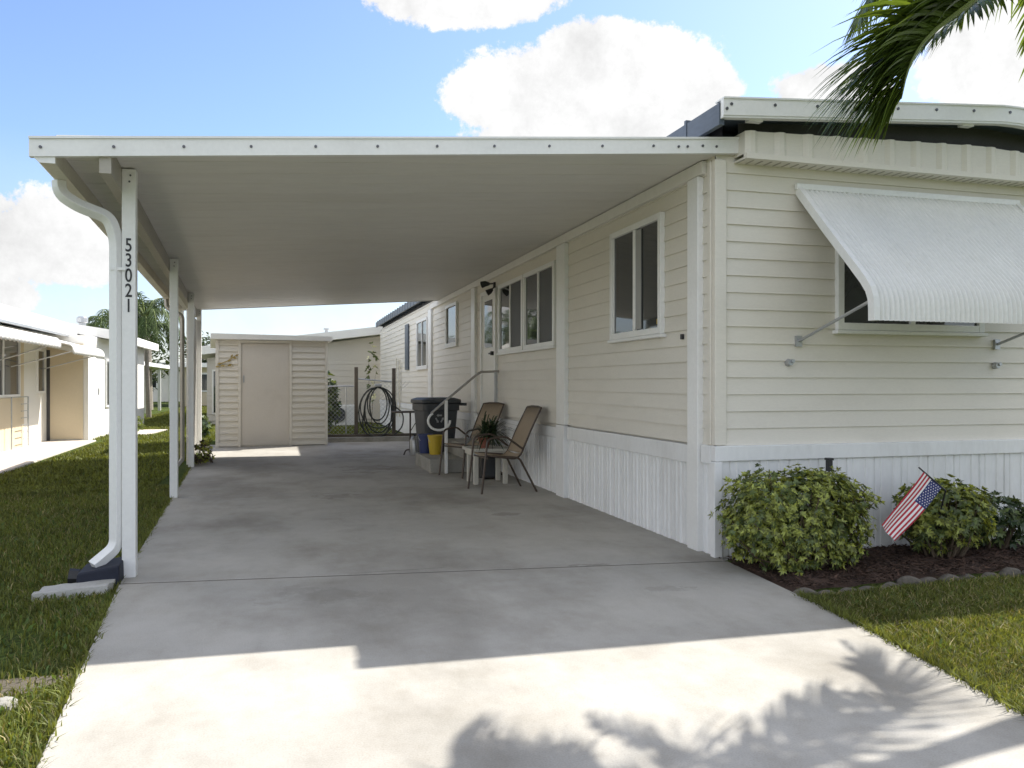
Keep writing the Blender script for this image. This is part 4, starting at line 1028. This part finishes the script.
def nawning(label, y0, y1, zt_, zb_, xo, xi=NX):
    t = thing('patio_awning', label, 'awning', (xi, (y0 + y1) / 2, zb_), 0, 'white awnings of the neighbouring house')
    mb = MB(); prof = [(xi + .03, zt_), (xi + (xo - xi) * .55, zt_ - (zt_ - zb_) * .38), (xo - .06, zb_ + .18), (xo - .015, zb_ + .13), (xo, zb_ + .07), (xo, zb_)]
    nx = int((y1 - y0) / .05); vs = []
    for k in range(nx + 1):
        o = .012 * math.sin(2 * math.pi * k / 4)
        for (x, z) in prof: vs.append((x + o * .5, y0 + (y1 - y0) * k / nx, z + o))
    n_ = len(prof)
    mb.add(vs, [(i * n_ + j, i * n_ + j + 1, (i + 1) * n_ + j + 1, (i + 1) * n_ + j) for i in range(nx) for j in range(n_ - 1)])
    mb.add([(x, y1 + .005, z) for x, z in prof] + [(xo - .02, y1 + .005, zb_ + .0), (xi + .03, y1 + .005, zt_ - .22)], [tuple(range(n_ + 2))])
    o = mb.build('panel', 'whiteroof', t, smooth=True); sd = o.modifiers.new('solid', 'SOLIDIFY'); sd.thickness = .02
    for y in (y0 + .3, y1 - .3):
        MB().tube([(xi + .03, y, zb_ - .25), (xo - .06, y, zb_ + .06)], .012, 6).build('arm', 'galv', t)
nawning('long white awning over the dark neighbouring windows, nearer of the two', 11.0, 17.1, 2.30, 1.92, -3.95)
nawning('shorter white awning over the neighbouring entry, farther of the two', 17.3, 20.15, 2.28, 1.83, -3.78)
tl = thing('metal_trellis', 'low dark wire trellis standing against the shaded lower neighbouring wall', 'trellis', (NX + .12, 17.6, 0))
mb = MB()
for y in (17.3, 18.35): mb.tube([(NX + .12, y, .02), (NX + .12, y, 1.0)], .012, 6)
for z in np.arange(.18, 1.02, .136): mb.tube([(NX + .12, 17.9, z), (NX + .12, 18.35, z)], .008, 6)
mb.tube([(NX + .12, 17.3, 1.0), (NX + .12, 18.35, 1.0)], .010, 6); mb.build('frame', 'galv', tl)
mb = MB(); mb.prism([(-3.95, 6), (-3.80, 12.9), (-3.95, 20.15), (-4.95, 20.15), (-4.95, 6)], -.12, .0)
tag(mb.build('patio', 'patio', bevel=.01), kind='structure')
mb = MB(); mb.prism([(-3.2, 22.2), (-3.0, 24.5), (-4.1, 24.5), (-4.1, 22.2)], -.12, -.005)
tag(mb.build('path', 'patio'), kind='structure')
shrub('low_hedge', 'clipped low green hedge against the white neighbouring wing', (-3.85, 23.6), .22, 1.3, .12, .22, 420, .09, mats=('shrubleaf2', 'shrubleaf'), power=4, seed=15, mixp=.12)

# second neighbour, far
n2 = thing('far_house', 'far white house with an open dark carport behind the neighbouring house', 'house', (-8, 37, 0))
MB().box((-12, 31, -.05), (-5.9, 36, 2.3)).build('wall', 'stucco', n2)
MB().box((-12, 40.5, -.05), (-7.0, 48, 2.015)).build('carport_shade', 'darkgap', n2)  # near-black block, the open carport's inner shade put into its colour
mb = MB(); mb.box((-12.4, 30.5, 2.3), (-5.4, 36.2, 2.48)); mb.box((-12.4, 36.21, 2.02), (-5.4, 48.5, 2.18)); mb.build('roof', 'whiteroof', n2)
for y in (38.5, 42.5, 46.5): MB().box((-5.65, y, -.05), (-5.52, y + .13, 2.015)).build('post', 'white', n2)
MB().tube(bend([(-5.4, 30.6, 2.3), (-5.7, 30.6, 2.1), (-5.8, 30.6, 1.9), (-5.8, 30.6, .1)], .1), .05, 6).build('downspout', 'galv', n2)
w = MB().box((-5.895, 32, .9), (-5.86, 34.5, 1.9)).build('window', 'white', n2); MB().box((-5.858, 32.1, 1.0), (-5.85, 34.4, 1.8)).build('pane', 'glass', w)
n3 = thing('distant_house', 'small distant white house at the end of the side lawn', 'house', (-9, 66, 0))
MB().box((-14, 64, -.05), (-6, 72, 2.5)).build('wall', 'stucco', n3)
MB().box((-14.5, 63.4, 2.5), (-5.5, 72.5, 2.8)).build('roof', 'whiteroof', n3)
w = MB().box((-10.5, 63.95, .9), (-8.5, 63.985, 2.0)).build('window', 'white', n3); MB().box((-10.4, 63.94, 1.0), (-8.6, 63.949, 1.9)).build('pane', 'glass', w)
n4 = thing('tan_house', 'distant tan house beside the third carport post', 'house', (-3, 54, 0))
MB().box((-5.4, 50, -.05), (3, 58, 2.2)).build('wall', 'beigewall', n4); MB().box((-5.8, 49.5, 2.2), (3.5, 58.5, 2.45)).build('roof', 'whiteroof', n4)
w = MB().box((-4.8, 49.96, .8), (-3.6, 49.985, 1.9)).build('window', 'white', n4); MB().box((-4.7, 49.94, .9), (-3.7, 49.955, 1.8)).build('pane', 'glass', w)
# parked car far away
car = thing('parked_car', 'dark car parked far off beyond the tall far palm', 'car', (-9.2, 47.5, -.05), R(90))
mb = MB(); prof = [(-2.1, .25), (2.1, .25), (2.15, .6), (2.0, .82), (1.1, .92), (.5, 1.38), (-1.0, 1.42), (-1.7, .98), (-2.1, .9)]
mb.sweep(prof, (0, -.85, 0), (0, .85, 0), (1, 0, 0), (0, 0, 1)); mb.build('body', 'carpaint', car, bevel=.06, local=True)
mb = MB(); mb.sweep([(.95, .95), (.46, 1.32), (-.95, 1.36), (-1.5, .98)], (0, -.865, 0), (0, .865, 0), (1, 0, 0), (0, 0, 1)); mb.build('window', 'glass', car, local=True)
for x in (-1.35, 1.35):
    for s in (-.86, .70): MB().tube([(x, s, .31), (x, s + .17, .31)], .32, 18).build('wheel', 'black', car, smooth=True, local=True)
for s in (-.6, .6): MB().box((-2.13, s - .15, .65), (-2.08, s + .15, .78)).build('tail_light', 'red', car, local=True)
mk = thing('marker_stake', 'thin white pipe stake standing in the side lawn', 'stake', (-4.6, 27.4, -.05))
MB().tube([(-4.6, 27.4, -.05), (-4.6, 27.4, .7)], .035, 8).build('pipe', 'white', mk); MB().lathe((-4.6, 27.4, .66), [(.045, 0), (.045, .06), (.02, .08)], 8).build('cap', 'white', mk)

# ------------------------------------------------------------------ grass
def grass(name, sampler, count, hmin, hmax, w, matn, seed):
    r = np.random.default_rng(seed); x, y = sampler(r, count); n_ = len(x)
    a = r.uniform(0, 2 * np.pi, n_); h = r.uniform(hmin, hmax, n_); ww = w * r.uniform(.7, 1.3, n_)
    la = r.uniform(0, 2 * np.pi, n_); lean = np.abs(r.normal(0, .55, n_)) * h
    z0 = np.full(n_, -.033)
    ca, sa = np.cos(a) * ww, np.sin(a) * ww; lx, ly = np.cos(la) * lean, np.sin(la) * lean
    v = np.zeros((n_, 5, 3), np.float32)
    v[:, 0] = np.stack([x - ca, y - sa, z0], 1); v[:, 1] = np.stack([x + ca, y + sa, z0], 1)
    v[:, 2] = np.stack([x - ca * .8 + lx * .4, y - sa * .8 + ly * .4, z0 + h * .62], 1); v[:, 3] = np.stack([x + ca * .8 + lx * .4, y + sa * .8 + ly * .4, z0 + h * .62], 1)
    v[:, 4] = np.stack([x + lx * 1.25, y + ly * 1.25, z0 + h * .95], 1)
    me = bpy.data.meshes.new(name); me.vertices.add(n_ * 5); me.vertices.foreach_set('co', v.reshape(-1))
    base_ = (np.arange(n_) * 5)[:, None]
    lp = np.concatenate([base_ + np.array([[0, 1, 3, 2]]), base_ + np.array([[2, 3, 4]])], 1).reshape(-1)
    me.loops.add(n_ * 7); me.loops.foreach_set('vertex_index', lp.astype(np.int32))
    me.polygons.add(n_ * 2); ls = np.zeros((n_, 2), np.int32); ls[:, 0] = np.arange(n_) * 7; ls[:, 1] = ls[:, 0] + 4
    me.polygons.foreach_set('loop_start', ls.reshape(-1)); me.update(calc_edges=True); me.validate()
    me.materials.append(M[matn]); o = bpy.data.objects.new(name, me); COL.objects.link(o)
    return tag(o, kind='stuff')
def patchy(x, y, r, lim):
    f_ = np.sin(x * 2.1 + 1.3 * np.sin(y * 1.7)) + np.sin(y * 2.6 + 1.1 * np.sin(x * 2.3 + 1)) + .8 * np.sin(x * 5.3 + y * 4.1)
    return (f_ + r.normal(0, .8, len(x))) > lim
def edge_left(y): return np.where(y > 5.8, -0.985 - .0415 * (y - 5.8), -0.985 + .078 * (5.8 - y))
def left_near(r, c):
    y = 1.2 + 9.8 * r.random(c) ** 1.25; x = edge_left(y) - .01 - (7.0) * r.random(c) ** 1.35
    bare = ((x + 1.18) / .42) ** 2 + ((y - 3.86 - .28 * (x + 1.18)) / .12) ** 2 < r.uniform(0, 1.1, c)
    spl = (np.abs(x - -1.5) < 0.0)
    blk = (np.abs(x - c_spl.x) < .21) & (np.abs(y - c_spl.y) < .095) & (r.random(c) < .93)
    box_ = (x > bx - .01) & (x < bx + .25) & (y > 5.6) & (y < 5.87)
    k = ~bare & ~blk & ~box_ & (x > -3.9 - 0 * y) & patchy(x, y, r, -1.9)
    return x[k], y[k]
c_spl = on_ground(76, 592, -.02)
def left_far(r, c):
    y = 10.5 + 40 * r.random(c) ** 1.5; x = np.where(y > 18.3, 3, edge_left(np.minimum(y, 17.9)) - .02) - (8.0) * r.random(c)
    inpatio = (x < -3.72) & (y < 20.3)
    inh = (x < -4.1) & (y > 20.2) & (y < 28.1); ins = (x > -1.45) & (x < 1.1) & (y > 17) & (y < 19.8); inb = (x > -2.3) & (y > 27.2); inhedge = (x > 2.9)
    pth = (x < -2.95) & (y > 22.1) & (y < 24.6); slab = (x > -1.5) & (y < 18.3)
    k = ~(inpatio | inh | ins | inb | inhedge | pth | slab); return x[k], y[k]
RX = np.array([2.3, 2.45, 2.72, 2.876, 2.95, 2.98]); RY = np.array([-2, .6, 2.47, 3.45, 4.08, 4.4])
def right_near(r, c):
    y = 1.2 + 3.12 * r.random(c) ** .9; x = np.interp(y, RY, RX) + .01 + 5.0 * r.random(c) ** 1.3
    k = (y < 4.26 + .05 * np.sin(x * 1.7)) & patchy(x, y, r, -2.1); return x[k], y[k]
grass('grass', left_near, 190000, .022, .058, .0034, 'grass', 1)
grass('grass', right_near, 160000, .022, .055, .0032, 'grass', 2)
grass('grass', left_far, 150000, .04, .08, .009, 'grass', 3)
grass('dry_grass', left_near, 22000, .02, .06, .0025, 'drygrass', 4)
grass('dry_grass', right_near, 20000, .02, .06, .0025, 'drygrass', 5)
def edge_spill(r, c):
    y = 1.0 + 14 * r.random(c) ** 1.6; x = edge_left(y) + r.normal(-.004, .011, c); return x, y
def edge_spill_right(r, c):
    y = 1.2 + 3.0 * r.random(c); x = np.interp(y, RY, RX) + r.normal(0, .014, c); return x, y
grass('grass', edge_spill, 2600, .04, .08, .0036, 'grass', 6)
grass('grass', edge_spill_right, 2600, .045, .09, .0034, 'grass', 7)
grass('weeds', left_near, 9000, .02, .05, .009, 'weed', 8)
grass('weeds', right_near, 7000, .02, .045, .009, 'weed', 9)
# bare soil strip beside the apron on the left
mb = MB(); vs = [(-1.18 + .42 * math.cos(a) * (1 + .2 * math.sin(3 * a)), 3.86 + .12 * math.cos(a) + .11 * math.sin(a) * (1 + .3 * math.cos(4 * a)), -.026) for a in [2 * math.pi * k / 24 for k in range(24)]]
mb.add(vs, [tuple(range(24))]); M['soil'] = mat('bare sandy soil', (0.10, 0.085, 0.062), .95, .3, 8, 60, bump=.6, bscale=50)
tag(mb.build('dirt', 'soil'), kind='structure')
g = on_ground(10, 704, -.02)
mb = MB(); bm = bmesh.new(); bmesh.ops.create_icosphere(bm, subdivisions=3, radius=1)
vs = [(g.x - .05 + v.co.x * .09 * (1 + .25 * mnoise.noise(v.co * 1.5)), g.y + v.co.y * .06 * (1 + .25 * mnoise.noise(v.co * 1.7)), -.025 + v.co.z * .035 * (1 + .3 * mnoise.noise(v.co * 2))) for v in bm.verts]
mb.add(vs, [tuple(v.index for v in f_.verts) for f_ in bm.faces]); bm.free()
tag(mb.build('rock', 'stone', smooth=True), 'small pale rock lying in the bare soil left of the driveway', 'rock')

# ------------------------------------------------------------------ world, sun, camera
sun_dir = Vector((KX, KY, 1)).normalized()
EL = math.asin(sun_dir.z); AZ = math.atan2(KX, KY)
w = bpy.data.worlds.new('World'); SC.world = w; w.use_nodes = True
N, L = w.node_tree.nodes, w.node_tree.links
bg = N['Background']; outp = N['World Output']
sky = N.new('ShaderNodeTexSky'); sky.sky_type = 'NISHITA'; sky.sun_disc = False
sky.sun_elevation = EL; sky.sun_rotation = AZ; sky.air_density = 1.0; sky.dust_density = 0.8; sky.ozone_density = 3.0
SKY_S = 0.095
tintn = N.new('ShaderNodeMix'); tintn.data_type = 'RGBA'; tintn.blend_type = 'MULTIPLY'; tintn.inputs['Factor'].default_value = 1.0
L.new(sky.outputs[0], tintn.inputs['A']); tintn.inputs['B'].default_value = (0.93, 0.94, 1.03, 1)
L.new(tintn.outputs['Result'], bg.inputs['Color']); bg.inputs['Strength'].default_value = SKY_S
tc = N.new('ShaderNodeTexCoord')
def vmath(op, a, b=None):
    n_ = N.new('ShaderNodeVectorMath'); n_.operation = op
    for i, q in enumerate((a, b)):
        if q is None: continue
        if isinstance(q, tuple): n_.inputs[i].default_value = q
        else: L.new(q, n_.inputs[i])
    return n_
def fm(op, a, b=None, c=None, clamp=False):
    n_ = N.new('ShaderNodeMath'); n_.operation = op; n_.use_clamp = clamp
    for i, q in enumerate((a, b, c)):
        if q is None: continue
        if isinstance(q, (int, float)): n_.inputs[i].default_value = q
        else: L.new(q, n_.inputs[i])
    return n_.outputs[0]
nz = N.new('ShaderNodeTexNoise'); nz.inputs['Scale'].default_value = 8.0; nz.inputs['Detail'].default_value = 13; nz.inputs['Roughness'].default_value = 0.7
L.new(tc.outputs['Generated'], nz.inputs['Vector'])
nzb = N.new('ShaderNodeTexNoise'); nzb.inputs['Scale'].default_value = 2.4; nzb.inputs['Detail'].default_value = 8; nzb.inputs['Roughness'].default_value = 0.55
mpb = N.new('ShaderNodeMapping'); mpb.inputs['Location'].default_value = (3.3, 1.2, .4); mpb.inputs['Scale'].default_value = (1, 1, 1.8)
L.new(tc.outputs['Generated'], mpb.inputs[0]); L.new(mpb.outputs[0], nzb.inputs['Vector'])
sep = N.new('ShaderNodeSeparateXYZ'); L.new(tc.outputs['Generated'], sep.inputs[0])
az = fm('ARCTAN2', sep.outputs[0], sep.outputs[1]); el = fm('ARCSINE', sep.outputs[2])
total = None
for (px, py, rx_, ry_) in ((590, 92, 140, 56), (590, 50, 60, 34), (690, 95, 55, 36), (500, 98, 62, 36), (640, 62, 60, 34), (455, -2, 125, 28), (25, 240, 95, 48), (85, 250, 50, 36), (-5, 292, 40, 26), (-90, 215, 100, 50), (822, 92, 60, 30), (1005, 35, 75, 62), (1100, 60, 120, 70), (590, 140, 150, 30)):
    r_ = ray(px, py).normalized(); a0 = math.atan2(r_.x, r_.y); e0 = math.asin(r_.z)
    rA = rx_ / F * .95; rE = ry_ / F * .95
    da = fm('MULTIPLY', fm('SUBTRACT', az, a0), 1 / rA); de = fm('MULTIPLY', fm('SUBTRACT', el, e0), 1 / rE)
    bl = fm('SUBTRACT', 1.0, fm('ADD', fm('MULTIPLY', da, da), fm('MULTIPLY', de, de)))
    bl = fm('MAXIMUM', bl, -1.0)
    total = bl if total is None else fm('MAXIMUM', total, bl)
dens = fm('ADD', total, fm('MULTIPLY', fm('SUBTRACT', nz.outputs['Fac'], .5), 3.6))
mr = N.new('ShaderNodeMapRange'); mr.interpolation_type = 'SMOOTHSTEP'; mr.inputs[1].default_value = .04; mr.inputs[2].default_value = .34
L.new(dens, mr.inputs[0])
# added clouds in the unseen sky, made brighter to fill the shade
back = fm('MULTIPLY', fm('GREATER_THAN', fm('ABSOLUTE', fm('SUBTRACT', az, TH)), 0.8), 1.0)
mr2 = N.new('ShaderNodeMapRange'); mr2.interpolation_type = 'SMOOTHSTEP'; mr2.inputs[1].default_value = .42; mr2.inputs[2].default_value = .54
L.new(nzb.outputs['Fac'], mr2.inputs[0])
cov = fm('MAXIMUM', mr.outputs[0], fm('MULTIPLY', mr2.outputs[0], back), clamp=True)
# low whitish haze towards the horizon
hz = N.new('ShaderNodeMapRange'); hz.inputs[1].default_value = .26; hz.inputs[2].default_value = 0.0; hz.inputs[3].default_value = 0.0; hz.inputs[4].default_value = .5
L.new(sep.outputs[2], hz.inputs[0])
cov = fm('MAXIMUM', cov, hz.outputs[0])
bgc = N.new('ShaderNodeBackground')
shade = N.new('ShaderNodeMapRange'); shade.inputs[1].default_value = .3; shade.inputs[2].default_value = .75; shade.inputs[3].default_value = .70; shade.inputs[4].default_value = 1.12
L.new(nz.outputs['Fac'], shade.inputs[0])
cc = N.new('ShaderNodeVectorMath'); cc.operation = 'SCALE'; cc.inputs[0].default_value = (1.0, 1.0, 1.0); L.new(shade.outputs[0], cc.inputs['Scale'])
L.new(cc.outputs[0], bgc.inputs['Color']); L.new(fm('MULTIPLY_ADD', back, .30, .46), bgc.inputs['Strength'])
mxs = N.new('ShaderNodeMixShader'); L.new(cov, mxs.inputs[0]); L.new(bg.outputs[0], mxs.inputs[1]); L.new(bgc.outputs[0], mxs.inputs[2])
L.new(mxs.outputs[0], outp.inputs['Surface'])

sl_ = bpy.data.lights.new('sun', 'SUN'); sl_.energy = 3.6; sl_.angle = R(.55); sl_.color = (1.0, .955, .88)
so = bpy.data.objects.new('sun', sl_); COL.objects.link(so); so.location = sun_dir * 30
so.rotation_euler = sun_dir.to_track_quat('Z', 'Y').to_euler()
cd = bpy.data.cameras.new('camera'); cd.sensor_width = 36; cd.lens = F / 1024 * 36; cd.clip_end = 2000; cd.clip_start = .05
co = bpy.data.objects.new('camera', cd); COL.objects.link(co); co.location = (0, 0, H); co.rotation_euler = (R(90), 0, -TH)
SC.camera = co
SC.view_settings.view_transform = 'Standard'; SC.view_settings.look = 'None'; SC.view_settings.gamma = 1.0
SC.view_settings.use_curve_mapping = False
SC.view_settings.exposure = 1.25
SC.cycles.max_bounces = 8; SC.cycles.diffuse_bounces = 5; SC.cycles.use_denoising = True
